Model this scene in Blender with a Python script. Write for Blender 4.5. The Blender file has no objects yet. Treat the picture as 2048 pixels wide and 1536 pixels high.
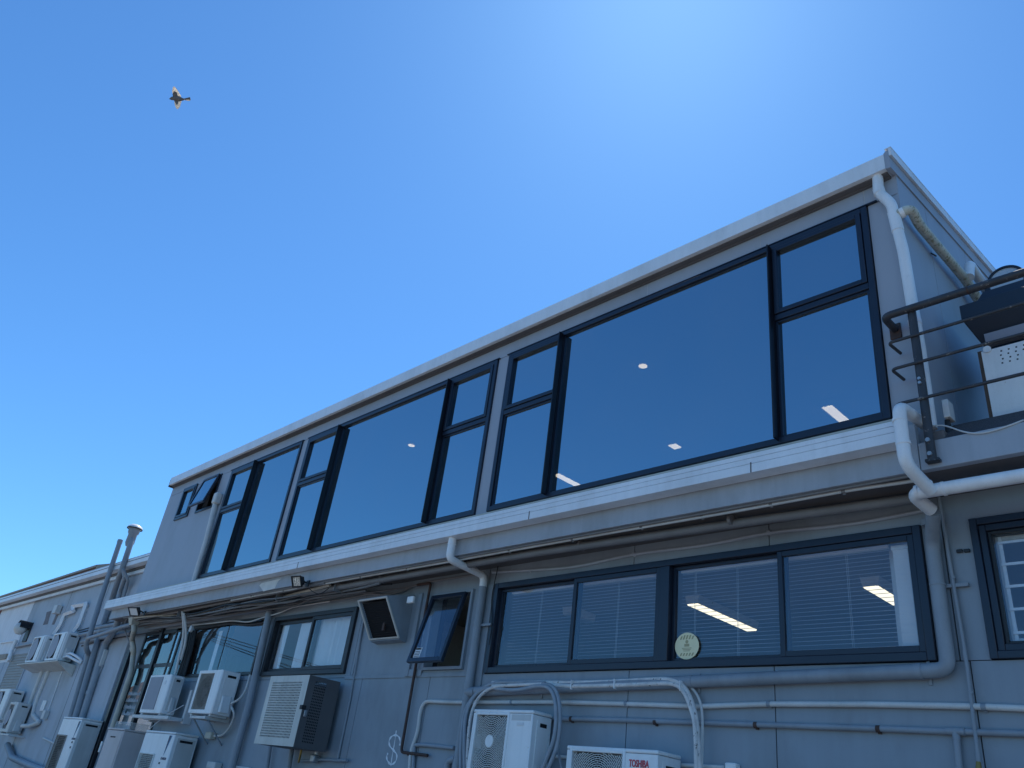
import bpy, math, random
from mathutils import Vector, Matrix

# ------------------------------------------------------------------ camera, sky, sun, exposure
S = bpy.context.scene
COL = S.collection
random.seed(7)

cam_data = bpy.data.cameras.new('camera')
cam = bpy.data.objects.new('camera', cam_data)
COL.objects.link(cam)
cam_data.sensor_width = 36.0
cam_data.lens = 27.65
cam_data.clip_start = 0.05
cam_data.clip_end = 3000.0
cr = Vector((0.69553664, 0.70753924, 0.124968))
cu = Vector((0.26452825, -0.413888, 0.87104623))
cb = Vector((0.66802214, -0.572787, -0.47503839))
M = Matrix((cr, cu, cb)).transposed().to_4x4()
M.translation = (0, 0, 1.6)
cam.matrix_world = M
S.camera = cam

SUN_DIR = Vector((-0.61, 0.79, 1.58)).normalized()      # behind and above the roof
elev = math.asin(SUN_DIR.z)
azim = math.atan2(SUN_DIR.x, SUN_DIR.y)                    # clockwise from +Y
w = bpy.data.worlds.new('World')
S.world = w
w.use_nodes = True
nt = w.node_tree
nt.nodes.clear()
sky = nt.nodes.new('ShaderNodeTexSky')
sky.sky_type = 'NISHITA'
sky.sun_disc = False
sky.sun_elevation = elev
sky.sun_rotation = azim
sky.altitude = 0
sky.air_density = 1.0
sky.dust_density = 0.22
sky.ozone_density = 4.0
bg = nt.nodes.new('ShaderNodeBackground')
bg.inputs['Strength'].default_value = 0.132
wo = nt.nodes.new('ShaderNodeOutputWorld')
wb = nt.nodes.new('ShaderNodeVectorMath'); wb.operation = 'MULTIPLY'      # the camera's cool daylight balance, same over the whole sky
wb.inputs[1].default_value = (0.565, 1.01, 1.34)
nt.links.new(sky.outputs[0], wb.inputs[0])
nt.links.new(wb.outputs[0], bg.inputs[0])
nt.links.new(bg.outputs[0], wo.inputs[0])

sd = bpy.data.lights.new('sun', 'SUN')
sd.energy = 4.6
sd.angle = math.radians(0.53)
sd.color = (1.0, 0.95, 0.87)
sun = bpy.data.objects.new('sun', sd)
COL.objects.link(sun)
sun.rotation_euler = SUN_DIR.to_track_quat('Z', 'Y').to_euler()
sun.location = (-6, 12, 20)

S.view_settings.view_transform = 'Standard'
S.view_settings.look = 'None'
S.view_settings.gamma = 1.0
S.view_settings.exposure = 0.0
S.render.engine = 'CYCLES'
S.cycles.max_bounces = 10
S.cycles.transparent_max_bounces = 16
S.cycles.caustics_reflective = False
S.cycles.caustics_refractive = False

# ------------------------------------------------------------------ materials
def new_mat(name):
    m = bpy.data.materials.new(name)
    m.use_nodes = True
    return m, m.node_tree, m.node_tree.nodes['Principled BSDF']

def mat(name, col, rough=0.6, metal=0.0, var=0.10, scale=3.0, streak=0.0, speck=0.0, bump=0.0, spec=0.5, coat=0.0,
        wear=None, wear_amt=0.0, wear_scale=14.0, grime=0.0):
    """Painted / moulded surface: colour with slow and fine mottling, vertical rain streaks, dust specks, patchy wear."""
    m, t, b = new_mat(name)
    N, L = t.nodes, t.links
    geo = N.new('ShaderNodeNewGeometry')
    n1 = N.new('ShaderNodeTexNoise'); n1.inputs['Scale'].default_value = scale; n1.inputs['Detail'].default_value = 6
    L.new(geo.outputs['Position'], n1.inputs['Vector'])
    mr = N.new('ShaderNodeMapRange')
    mr.inputs[1].default_value = 0.3; mr.inputs[2].default_value = 0.7
    mr.inputs[3].default_value = 1 - var; mr.inputs[4].default_value = 1 + var
    L.new(n1.outputs['Fac'], mr.inputs[0])
    val = mr.outputs[0]
    if streak:
        mp = N.new('ShaderNodeMapping'); mp.inputs['Scale'].default_value = (9, 9, 0.7)
        L.new(geo.outputs['Position'], mp.inputs['Vector'])
        n2 = N.new('ShaderNodeTexNoise'); n2.inputs['Scale'].default_value = 1.6; n2.inputs['Detail'].default_value = 5
        L.new(mp.outputs[0], n2.inputs['Vector'])
        m2 = N.new('ShaderNodeMapRange'); m2.inputs[1].default_value = 0.45; m2.inputs[2].default_value = 0.75
        m2.inputs[3].default_value = 1.0; m2.inputs[4].default_value = 1 - streak
        L.new(n2.outputs['Fac'], m2.inputs[0])
        mu = N.new('ShaderNodeMath'); mu.operation = 'MULTIPLY'
        L.new(val, mu.inputs[0]); L.new(m2.outputs[0], mu.inputs[1]); val = mu.outputs[0]
    if speck:
        n3 = N.new('ShaderNodeTexNoise'); n3.inputs['Scale'].default_value = 90; n3.inputs['Detail'].default_value = 2
        L.new(geo.outputs['Position'], n3.inputs['Vector'])
        m3 = N.new('ShaderNodeMapRange'); m3.inputs[1].default_value = 0.6; m3.inputs[2].default_value = 0.72
        m3.inputs[3].default_value = 1.0; m3.inputs[4].default_value = 1 - speck
        L.new(n3.outputs['Fac'], m3.inputs[0])
        mu = N.new('ShaderNodeMath'); mu.operation = 'MULTIPLY'
        L.new(val, mu.inputs[0]); L.new(m3.outputs[0], mu.inputs[1]); val = mu.outputs[0]
    vm = N.new('ShaderNodeVectorMath'); vm.operation = 'SCALE'
    vm.inputs[0].default_value = col[:3]
    L.new(val, vm.inputs['Scale'])
    out = vm.outputs[0]
    if wear:
        n4 = N.new('ShaderNodeTexNoise'); n4.inputs['Scale'].default_value = wear_scale; n4.inputs['Detail'].default_value = 8
        n4.inputs['Roughness'].default_value = 0.7
        L.new(geo.outputs['Position'], n4.inputs['Vector'])
        m4 = N.new('ShaderNodeMapRange'); m4.inputs[1].default_value = 0.62 - wear_amt * 0.3; m4.inputs[2].default_value = 0.66 - wear_amt * 0.3
        L.new(n4.outputs['Fac'], m4.inputs[0])
        mx = N.new('ShaderNodeMix'); mx.data_type = 'RGBA'
        L.new(m4.outputs[0], mx.inputs[0]); L.new(out, mx.inputs[6]); mx.inputs[7].default_value = (*wear, 1)
        out = mx.outputs[2]
    if grime:
        mg = N.new('ShaderNodeMapping'); mg.inputs['Scale'].default_value = (1.0, 1.0, 0.45)
        L.new(geo.outputs['Position'], mg.inputs['Vector'])
        n5 = N.new('ShaderNodeTexNoise'); n5.inputs['Scale'].default_value = 1.7; n5.inputs['Detail'].default_value = 9; n5.inputs['Roughness'].default_value = 0.62
        L.new(mg.outputs[0], n5.inputs['Vector'])
        m5 = N.new('ShaderNodeMapRange'); m5.inputs[1].default_value = 0.48; m5.inputs[2].default_value = 0.72; m5.inputs[4].default_value = grime
        L.new(n5.outputs['Fac'], m5.inputs[0])
        mx5 = N.new('ShaderNodeMix'); mx5.data_type = 'RGBA'
        L.new(m5.outputs[0], mx5.inputs[0]); L.new(out, mx5.inputs[6]); mx5.inputs[7].default_value = (col[0] * 0.50, col[1] * 0.46, col[2] * 0.40, 1)
        out = mx5.outputs[2]
    L.new(out, b.inputs['Base Color'])
    mrr = N.new('ShaderNodeMapRange'); mrr.inputs[3].default_value = max(0.03, rough - 0.08); mrr.inputs[4].default_value = min(1, rough + 0.1)
    L.new(n1.outputs['Fac'], mrr.inputs[0]); L.new(mrr.outputs[0], b.inputs['Roughness'])
    b.inputs['Metallic'].default_value = metal
    b.inputs['Specular IOR Level'].default_value = spec
    b.inputs['Coat Weight'].default_value = coat
    if bump:
        nb = N.new('ShaderNodeTexNoise'); nb.inputs['Scale'].default_value = 55; nb.inputs['Detail'].default_value = 4
        L.new(geo.outputs['Position'], nb.inputs['Vector'])
        bp = N.new('ShaderNodeBump'); bp.inputs['Strength'].default_value = bump; bp.inputs['Distance'].default_value = 0.004
        L.new(nb.outputs['Fac'], bp.inputs['Height']); L.new(bp.outputs[0], b.inputs['Normal'])
    return m

def emit(name, col, strength):
    m, t, b = new_mat(name)
    b.inputs['Base Color'].default_value = (*col, 1)
    b.inputs['Emission Color'].default_value = (*col, 1)
    b.inputs['Emission Strength'].default_value = strength
    return m

def glass(name, tint, ior, wob=0.0, refl=(0.95, 0.97, 1.0), smear=0.03):
    """Window glass: mirror reflection by Fresnel over tinted see-through, faint smears."""
    m = bpy.data.materials.new(name); m.use_nodes = True
    t = m.node_tree; N, L = t.nodes, t.links
    N.clear()
    o = N.new('ShaderNodeOutputMaterial')
    geo = N.new('ShaderNodeNewGeometry')
    fr = N.new('ShaderNodeFresnel'); fr.inputs['IOR'].default_value = ior
    inv = N.new('ShaderNodeMath'); inv.operation = 'SUBTRACT'; inv.inputs[0].default_value = 1.0
    L.new(geo.outputs['Backfacing'], inv.inputs[1])
    mul = N.new('ShaderNodeMath'); mul.operation = 'MULTIPLY'
    L.new(fr.outputs[0], mul.inputs[0]); L.new(inv.outputs[0], mul.inputs[1])
    tr = N.new('ShaderNodeBsdfTransparent'); tr.inputs[0].default_value = (*tint, 1)
    gl = N.new('ShaderNodeBsdfGlossy'); gl.inputs['Roughness'].default_value = 0.0
    gl.inputs[0].default_value = (*refl, 1)
    mx = N.new('ShaderNodeMixShader')
    L.new(mul.outputs[0], mx.inputs[0]); L.new(tr.outputs[0], mx.inputs[1]); L.new(gl.outputs[0], mx.inputs[2])
    df = N.new('ShaderNodeBsdfDiffuse'); df.inputs[0].default_value = (0.5, 0.52, 0.55, 1)
    ns = N.new('ShaderNodeTexNoise'); ns.inputs['Scale'].default_value = 1.3; ns.inputs['Detail'].default_value = 6
    L.new(geo.outputs['Position'], ns.inputs['Vector'])
    mr = N.new('ShaderNodeMapRange'); mr.inputs[1].default_value = 0.4; mr.inputs[2].default_value = 0.8
    mr.inputs[3].default_value = 0.004; mr.inputs[4].default_value = smear
    L.new(ns.outputs['Fac'], mr.inputs[0])
    mx2 = N.new('ShaderNodeMixShader')
    L.new(mr.outputs[0], mx2.inputs[0]); L.new(mx.outputs[0], mx2.inputs[1]); L.new(df.outputs[0], mx2.inputs[2])
    if wob:
        nb = N.new('ShaderNodeTexNoise'); nb.inputs['Scale'].default_value = 0.9; nb.inputs['Detail'].default_value = 1
        L.new(geo.outputs['Position'], nb.inputs['Vector'])
        bp = N.new('ShaderNodeBump'); bp.inputs['Strength'].default_value = wob; bp.inputs['Distance'].default_value = 0.02
        L.new(nb.outputs['Fac'], bp.inputs['Height']); L.new(bp.outputs[0], gl.inputs['Normal'])
    L.new(mx2.outputs[0], o.inputs[0])
    return m

MT = dict(
    wall=mat('wall_paint_grey', (0.29, 0.335, 0.375), 0.55, var=0.08, scale=1.0, streak=0.05, speck=0.05, bump=0.06, grime=0.42),
    upper=mat('upper_wall_lilac_grey', (0.395, 0.415, 0.455), 0.5, var=0.03, scale=0.8, streak=0.02, bump=0.03, grime=0.22),
    joint=mat('joint_shadow_gap', (0.03, 0.03, 0.035), 0.8),
    sealant=mat('pale_sealant', (0.5, 0.5, 0.5), 0.6),
    gutter=mat('gutter_offwhite', (0.86, 0.88, 0.89), 0.4, var=0.05, scale=2.0, streak=0.06, speck=0.08, grime=0.30),
    beam=mat('beam_paint', (0.42, 0.45, 0.49), 0.55, var=0.05, scale=1.3, streak=0.10, speck=0.05, bump=0.05, grime=0.45),
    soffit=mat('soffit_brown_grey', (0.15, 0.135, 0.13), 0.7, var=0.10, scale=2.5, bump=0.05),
    frame=mat('window_frame_navy', (0.016, 0.024, 0.042), 0.32, var=0.10, scale=4, speck=0.1),
    fin=mat('fin_black', (0.006, 0.007, 0.012), 0.4, var=0.1, scale=4),
    dframe=mat('old_frame_dark', (0.02, 0.024, 0.03), 0.45, var=0.2, scale=6, speck=0.2),
    pvc=mat('white_pvc', (0.90, 0.90, 0.89), 0.35, var=0.05, scale=3, streak=0.10, speck=0.08, grime=0.30),
    pvcdirty=mat('lichen_stained_pvc', (0.62, 0.60, 0.50), 0.6, var=0.18, scale=7, speck=0.2, wear=(0.33, 0.32, 0.22), wear_amt=0.28, wear_scale=30),
    greypipe=mat('grey_painted_pipe', (0.30, 0.335, 0.37), 0.5, var=0.08, scale=3, streak=0.10, speck=0.08, grime=0.40),
    darkpipe=mat('soffit_pipe_grey', (0.22, 0.21, 0.205), 0.55, var=0.12, scale=4, speck=0.12),
    conduit=mat('pale_conduit', (0.66, 0.65, 0.62), 0.5, var=0.08, scale=5, speck=0.12, grime=0.35),
    cream=mat('cream_pipe', (0.55, 0.51, 0.42), 0.5, var=0.10, scale=5, speck=0.12, streak=0.1),
    cable=mat('black_cable', (0.012, 0.012, 0.014), 0.5, var=0.2),
    lagging=mat('lagging_tape_white', (0.74, 0.70, 0.66), 0.65, var=0.15, scale=12, speck=0.2, bump=0.25, wear=(0.12, 0.10, 0.09), wear_amt=0.06, wear_scale=22),
    laggrey=mat('lagging_grey', (0.33, 0.36, 0.39), 0.6, var=0.12, scale=12, bump=0.25, speck=0.1),
    rust=mat('rusty_brown_pipe', (0.075, 0.042, 0.032), 0.7, var=0.3, scale=14, speck=0.3, bump=0.2),
    rail=mat('railing_charcoal', (0.045, 0.045, 0.05), 0.5, var=0.2, scale=9, speck=0.1, wear=(0.25, 0.22, 0.19), wear_amt=0.06, wear_scale=18),
    steel=mat('galvanised', (0.42, 0.43, 0.44), 0.45, 0.8, var=0.15, scale=9),
    acwhite=mat('ac_white', (0.90, 0.90, 0.88), 0.4, var=0.04, scale=2.5, streak=0.08, speck=0.07, wear=(0.55, 0.47, 0.34), wear_amt=-0.10, wear_scale=11, grime=0.22),
    acgrey=mat('ac_side_grey', (0.64, 0.64, 0.62), 0.45, var=0.05, scale=3, streak=0.08, speck=0.06, grime=0.30),
    acbeige=mat('cabinet_beige', (0.62, 0.55, 0.53), 0.5, var=0.04, scale=2.5, streak=0.06, speck=0.05, grime=0.25),
    acmesh=mat('ac_intake_grey', (0.33, 0.34, 0.38), 0.55, var=0.05, scale=3),
    grille=mat('grille_wire', (0.80, 0.80, 0.75), 0.5, var=0.1, scale=8, speck=0.1),
    grilletan=mat('grille_wire_tan', (0.34, 0.31, 0.27), 0.55, var=0.1, scale=8),
    cage=mat('cage_steel_beige', (0.66, 0.64, 0.58), 0.5, 0.1, var=0.06, scale=3, streak=0.12, speck=0.1, grime=0.40),
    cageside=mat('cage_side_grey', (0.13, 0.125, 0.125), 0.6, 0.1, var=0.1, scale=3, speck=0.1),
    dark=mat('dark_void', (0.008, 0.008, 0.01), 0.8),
    fan=mat('fan_blade', (0.09, 0.09, 0.095), 0.5),
    logored=mat('logo_red', (0.62, 0.05, 0.07), 0.5),
    logodark=mat('logo_navy', (0.01, 0.03, 0.09), 0.5),
    logocyan=mat('logo_cyan', (0.06, 0.30, 0.50), 0.5),
    sticker=mat('sticker_white', (0.75, 0.75, 0.75), 0.5, var=0.03),
    stickertan=mat('sticker_cream', (0.93, 0.84, 0.52), 0.5, var=0.04),
    stickerprint=mat('sticker_print', (0.50, 0.42, 0.22), 0.5),
    ink=mat('print_ink', (0.03, 0.03, 0.03), 0.6),
    blind=mat('blind_slat', (0.90, 0.90, 0.90), 0.5, var=0.03),
    cord=mat('blind_cord', (0.5, 0.5, 0.5), 0.7),
    inwall=mat('interior_paint', (0.50, 0.50, 0.48), 0.8, var=0.04),
    infloor=mat('interior_carpet', (0.07, 0.07, 0.08), 0.9),
    pillar=mat('white_pillar', (0.85, 0.85, 0.85), 0.6, var=0.03),
    felt=mat('mineral_felt', (0.07, 0.065, 0.07), 0.95, var=0.5, scale=160, speck=0.5, bump=0.6),
    roof=mat('roof_sheet', (0.32, 0.33, 0.34), 0.4, 0.3, var=0.05),
    hood=mat('cowl_navy', (0.018, 0.03, 0.05), 0.55, var=0.15, scale=4, speck=0.1),
    galv=mat('duct_blue_grey', (0.72, 0.76, 0.80), 0.4, 0.1, var=0.15, scale=5),
    timber=mat('timber_brown', (0.11, 0.075, 0.055), 0.8, var=0.3, scale=10),
    red=mat('red_cladding', (0.20, 0.055, 0.03), 0.7, var=0.1, scale=3),
    tile=mat('roof_edge_tan', (0.34, 0.29, 0.23), 0.7, var=0.1, scale=4),
    white=mat('annex_white_paint', (0.82, 0.82, 0.82), 0.6, var=0.05, scale=1.5, streak=0.12, speck=0.05, bump=0.05, grime=0.25),
    annex=mat('annex_grey_paint', (0.44, 0.48, 0.52), 0.6, var=0.08, scale=1.2, streak=0.05, speck=0.06, bump=0.08, grime=0.45),
    bare=mat('bare_patch', (0.20, 0.185, 0.19), 0.8, var=0.2, scale=8),
    barelight=mat('old_paint_patch', (0.70, 0.70, 0.66), 0.7, var=0.08, scale=6),
    shutter=mat('shutter_slats', (0.36, 0.34, 0.30), 0.6, var=0.08, scale=4, speck=0.1),
    paint=mat('dollar_paint', (0.80, 0.82, 0.84), 0.7, var=0.12, scale=18),
    asphalt=mat('asphalt', (0.055, 0.055, 0.057), 0.9, var=0.2, scale=6, bump=0.4),
    bounce_concrete=mat('bounce_concrete', (0.27, 0.26, 0.245), 0.85, var=0.1, scale=3, bump=0.3),
    lens=mat('lamp_reflector', (0.75, 0.74, 0.66), 0.35, 0.4, var=0.35, scale=30),
    ledface=mat('led_diffuser', (0.72, 0.72, 0.70), 0.4),
    globe=mat('opal_globe', (0.70, 0.68, 0.62), 0.35),
    black=mat('black_metal', (0.012, 0.013, 0.016), 0.5, var=0.2),
    brass=mat('brass_tap', (0.35, 0.24, 0.08), 0.4, 0.8),
    bird=mat('bird_body', (0.17, 0.15, 0.14), 0.9, var=0.3, scale=60),
    feather=mat('bird_feather', (0.74, 0.67, 0.58), 0.8, var=0.35, scale=60),
    curtain=mat('pale_curtain', (0.90, 0.90, 0.90), 0.9, var=0.05),
    film=mat('frosted_film', (0.50, 0.60, 0.56), 0.5, var=0.1, scale=4),
    tube=emit('fluorescent_tube', (1.0, 0.90, 0.66), 1.6),
    tubeup=emit('fluorescent_tube_upper', (1.0, 0.90, 0.70), 10.0),
    down=emit('downlight', (1.0, 0.86, 0.60), 11.0),
    upglass=glass('tinted_glass_upper', (0.34, 0.34, 0.34), 6.4, wob=0.004, refl=(0.70, 0.91, 1.0), smear=0.045),
    lowglass=glass('clear_glass_lower', (0.95, 0.965, 0.97), 2.0, wob=0.015, refl=(0.74, 0.88, 1.0), smear=0.03),
    oldglass=glass('old_glass_left', (0.72, 0.76, 0.80), 2.6, wob=0.03),
    curtglass=glass('clear_glass_curtained', (0.93, 0.95, 0.96), 1.7, wob=0.03),
)

# sunlit wing feathers let light through from behind
t_ = MT['feather'].node_tree; b_ = t_.nodes['Principled BSDF']; o_ = t_.nodes['Material Output']
tl_ = t_.nodes.new('ShaderNodeBsdfTranslucent'); ms_ = t_.nodes.new('ShaderNodeMixShader'); ms_.inputs[0].default_value = 0.65
t_.links.new(b_.inputs['Base Color'].links[0].from_socket, tl_.inputs[0])
t_.links.new(b_.outputs[0], ms_.inputs[1]); t_.links.new(tl_.outputs[0], ms_.inputs[2]); t_.links.new(ms_.outputs[0], o_.inputs[0])

# ------------------------------------------------------------------ mesh helpers
WLOC = {}

class MB:
    def __init__(s): s.v = []; s.f = []
    def add(s, vs, fs):
        k = len(s.v); s.v += [tuple(p) for p in vs]; s.f += [tuple(i + k for i in q) for q in fs]; return s
    def box(s, x0, x1, y0, y1, z0, z1):
        x0, x1 = sorted((x0, x1)); y0, y1 = sorted((y0, y1)); z0, z1 = sorted((z0, z1))
        vs = [(x, y, z) for z in (z0, z1) for y in (y0, y1) for x in (x0, x1)]
        return s.add(vs, [(0, 2, 3, 1), (4, 5, 7, 6), (0, 1, 5, 4), (2, 6, 7, 3), (0, 4, 6, 2), (1, 3, 7, 5)])
    def hexa(s, b, t):
        """b and t: four bottom and four top corners, counter-clockwise seen from above."""
        return s.add(list(b) + list(t), [(3, 2, 1, 0), (4, 5, 6, 7), (0, 1, 5, 4), (1, 2, 6, 5), (2, 3, 7, 6), (3, 0, 4, 7)])
    def frame(s, x0, x1, z0, z1, wd, y0, y1):
        s.box(x0, x0 + wd, y0, y1, z0, z1); s.box(x1 - wd, x1, y0, y1, z0, z1)
        s.box(x0 + wd, x1 - wd, y0, y1, z0, z0 + wd); s.box(x0 + wd, x1 - wd, y0, y1, z1 - wd, z1); return s
    def prism(s, prof, a0, a1, axis='x'):
        """extrude a profile (list of 2-D points) along an axis. axis x: prof=(y,z); y: (x,z); z: (x,y)"""
        def pt(p, a):
            return {'x': (a, p[0], p[1]), 'y': (p[0], a, p[1]), 'z': (p[0], p[1], a)}[axis]
        n = len(prof)
        vs = [pt(p, a0) for p in prof] + [pt(p, a1) for p in prof]
        fs = [tuple(range(n)), tuple(range(2 * n - 1, n - 1, -1))] + [(i, i + n, (i + 1) % n + n, (i + 1) % n) for i in range(n)]
        return s.add(vs, fs)
    def tube(s, pts, r, seg=12, bend=0.0, caps=True, squash=1.0):
        pts = [Vector(p) for p in pts]
        if bend > 0 and len(pts) > 2:
            out = [pts[0]]
            for i in range(1, len(pts) - 1):
                a, b, c = pts[i - 1], pts[i], pts[i + 1]
                d1 = min(bend, (a - b).length * 0.48); d2 = min(bend, (c - b).length * 0.48)
                p1 = b + (a - b).normalized() * d1; p2 = b + (c - b).normalized() * d2
                for k in range(7):
                    u = k / 6; out.append((1 - u) ** 2 * p1 + 2 * u * (1 - u) * b + u * u * p2)
            out.append(pts[-1]); pts = out
        n = len(pts)
        rs = r if isinstance(r, (list, tuple)) else [r] * n
        if len(rs) != n:
            rs = [rs[0] + (rs[-1] - rs[0]) * i / (n - 1) for i in range(n)]
        T = []
        for i in range(n):
            d = (pts[min(i + 1, n - 1)] - pts[max(i - 1, 0)])
            T.append(d.normalized() if d.length > 1e-9 else Vector((0, 0, 1)))
        up = Vector((0, 0, 1)) if abs(T[0].z) < 0.9 else Vector((0, 1, 0))
        nx = T[0].cross(up).normalized()
        vs = []
        for i in range(n):
            nx = (nx - T[i] * nx.dot(T[i])).normalized()
            ny = T[i].cross(nx)
            for k in range(seg):
                a = 2 * math.pi * k / seg
                vs.append(pts[i] + nx * (rs[i] * math.cos(a)) + ny * (rs[i] * squash * math.sin(a)))
        fs = []
        for i in range(n - 1):
            for k in range(seg):
                a, b = i * seg + k, i * seg + (k + 1) % seg
                fs.append((a, b, b + seg, a + seg))
        if caps:
            fs.append(tuple(range(seg - 1, -1, -1))); fs.append(tuple((n - 1) * seg + k for k in range(seg)))
        return s.add(vs, fs)
    def disc(s, c, r, axis='y', seg=28, thick=0.004, rz=None):
        rz = rz or r
        prof = [(r * math.cos(2 * math.pi * k / seg), rz * math.sin(2 * math.pi * k / seg)) for k in range(seg)]
        c = Vector(c)
        if axis == 'y': return s.prism([(c.x + a, c.z + b) for a, b in prof], c.y, c.y + thick, 'y')
        if axis == 'z': return s.prism([(c.x + a, c.y + b) for a, b in prof], c.z, c.z + thick, 'z')
        return s.prism([(c.y + a, c.z + b) for a, b in prof], c.x, c.x + thick, 'x')
    def ring(s, c, r, wd, depth, seg=36):
        """flat ring facing -y"""
        c = Vector(c); vs = []
        for k in range(seg):
            a = 2 * math.pi * k / seg; ca, sa = math.cos(a), math.sin(a)
            for rr in (r - wd / 2, r + wd / 2):
                for dy in (0, depth): vs.append((c.x + rr * ca, c.y + dy, c.z + rr * sa))
        fs = []
        for k in range(seg):
            a, b = 4 * k, 4 * ((k + 1) % seg)
            fs += [(a, b, b + 2, a + 2), (a + 1, a + 3, b + 3, b + 1), (a, a + 1, b + 1, b), (a + 2, b + 2, b + 3, a + 3)]
        return s.add(vs, fs)
    def lathe(s, c, prof, seg=24):
        """prof: (radius, z) pairs about a vertical axis"""
        c = Vector(c); vs = []; n = len(prof)
        for k in range(seg):
            a = 2 * math.pi * k / seg
            vs += [(c.x + r * math.cos(a), c.y + r * math.sin(a), c.z + z) for r, z in prof]
        fs = []
        for k in range(seg):
            a, b = k * n, ((k + 1) % seg) * n
            fs += [(a + i, b + i, b + i + 1, a + i + 1) for i in range(n - 1)]
        return s.add(vs, fs)

def wl(o): return WLOC.get(o.name, Vector((0, 0, 0)))

def obj(name, mb, m, parent=None, bevel=0.0, seg=2, label=None):
    xs, ys, zs = zip(*mb.v)
    c = Vector(((min(xs) + max(xs)) / 2, (min(ys) + max(ys)) / 2, min(zs)))
    me = bpy.data.meshes.new(name)
    me.from_pydata([(x - c.x, y - c.y, z - c.z) for x, y, z in mb.v], [], mb.f)
    me.validate()
    import bmesh
    bm = bmesh.new(); bm.from_mesh(me); bmesh.ops.recalc_face_normals(bm, faces=bm.faces); bm.to_mesh(me); bm.free()
    me.polygons.foreach_set('use_smooth', [True] * len(me.polygons))
    me.set_sharp_from_angle(angle=math.radians(38))
    me.materials.append(MT[m] if isinstance(m, str) else m)
    o = bpy.data.objects.new(name, me)
    COL.objects.link(o)
    place(o, c, parent)
    if bevel:
        b = o.modifiers.new('bevel', 'BEVEL'); b.width = bevel; b.segments = seg; b.limit_method = 'ANGLE'; b.angle_limit = math.radians(50)
        b.harden_normals = False
    if label: o['label'] = label
    return o

def place(o, c, parent):
    c = Vector(c)
    o.location = c
    if parent is not None:
        o.parent = parent
        o.matrix_parent_inverse = Matrix.Translation(-wl(parent))
    WLOC[o.name] = c

def share(src, c, parent):
    """another piece with the same mesh data"""
    o = src.copy(); COL.objects.link(o); place(o, c, parent); return o

def thing(name, label, cat, loc, group=None):
    o = bpy.data.objects.new(name, None); COL.objects.link(o)
    o.empty_display_size = 0.2
    place(o, loc, None)
    o['label'] = label; o['category'] = cat
    if group: o['group'] = group
    return o

def tag(o, label, cat, group=None):
    o['label'] = label; o['category'] = cat
    if group: o['group'] = group
    return o

def struct(name, mb, m):
    o = obj(name, mb, m); o['kind'] = 'structure'; return o

def text(name, s, size, loc, m, parent, width=None, rot=(math.pi / 2, 0, 0), bold=0.0):
    cu_ = bpy.data.curves.new(name, 'FONT'); cu_.body = s; cu_.size = size; cu_.extrude = 0.0015; cu_.offset = bold
    to = bpy.data.objects.new(name, cu_); COL.objects.link(to)
    dg = bpy.context.evaluated_depsgraph_get()
    me = bpy.data.meshes.new_from_object(to.evaluated_get(dg))
    bpy.data.objects.remove(to); bpy.data.curves.remove(cu_)
    if width:
        xs = [v.co.x for v in me.vertices]; k = width / (max(xs) - min(xs))
        for v in me.vertices: v.co.x *= k
    me.materials.clear(); me.materials.append(MT[m])
    o = bpy.data.objects.new(name, me); COL.objects.link(o)
    place(o, loc, parent); o.rotation_euler = rot
    return o

def subtract(r, holes):
    """split rectangle (x0,x1,z0,z1) around rectangular holes"""
    rs = [r]
    for h in holes:
        out = []
        for a in rs:
            x0, x1, z0, z1 = a
            if h[1] <= x0 + 1e-6 or h[0] >= x1 - 1e-6 or h[3] <= z0 + 1e-6 or h[2] >= z1 - 1e-6: out.append(a); continue
            hx0, hx1, hz0, hz1 = max(h[0], x0), min(h[1], x1), max(h[2], z0), min(h[3], z1)
            if hx0 > x0: out.append((x0, hx0, z0, z1))
            if hx1 < x1: out.append((hx1, x1, z0, z1))
            if hz0 > z0: out.append((hx0, hx1, z0, hz0))
            if hz1 < z1: out.append((hx0, hx1, hz1, z1))
        rs = out
    return rs

def pipe(name, label, pts, r, m, bend=0.09, collars=(), clips=(), cat='pipe', group=None, seg=14, clipmat=None):
    """a pipe run: collars are sleeve pieces (a, b) along it, clips are saddles fixed back to the wall"""
    o = tag(obj(name, MB().tube(pts, r, seg, bend), m), label, cat, group)
    for a, b in collars: obj('collar', MB().tube([a, b], r * 1.10, seg), m, o)
    for p in clips:
        p = Vector(p)
        b_ = MB().tube([(p.x - 0.015, p.y, p.z), (p.x + 0.015, p.y, p.z)], r * 1.13, seg)
        b_.box(p.x - 0.012, p.x + 0.012, p.y + r * 0.6, p.y + r * 1.2, p.z - r - 0.010, p.z - r * 0.8)
        obj('clip', b_, clipmat or m, o)
    return o

# ------------------------------------------------------------------ setting: ground
struct('ground', MB().box(-400, 400, -400, 400, -0.5, 0.0), 'asphalt')
struct('yard', MB().box(-70, 40, -32, 6.2, 0.0, 0.06), 'bounce_concrete')  # unseen pale slab added to bounce sunlight onto the shaded front

# ------------------------------------------------------------------ the main building
YL, YB, YG, YU, YRG = 6.0, 5.46, 5.31, 5.60, 5.47
XL, XR = -17.40, -1.79                      # upper storey, left and right corners
bld = thing('two_storey_building', 'grey two-storey building with a long row of big dark-framed upper windows', 'building', (-9, 6, 0))

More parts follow.
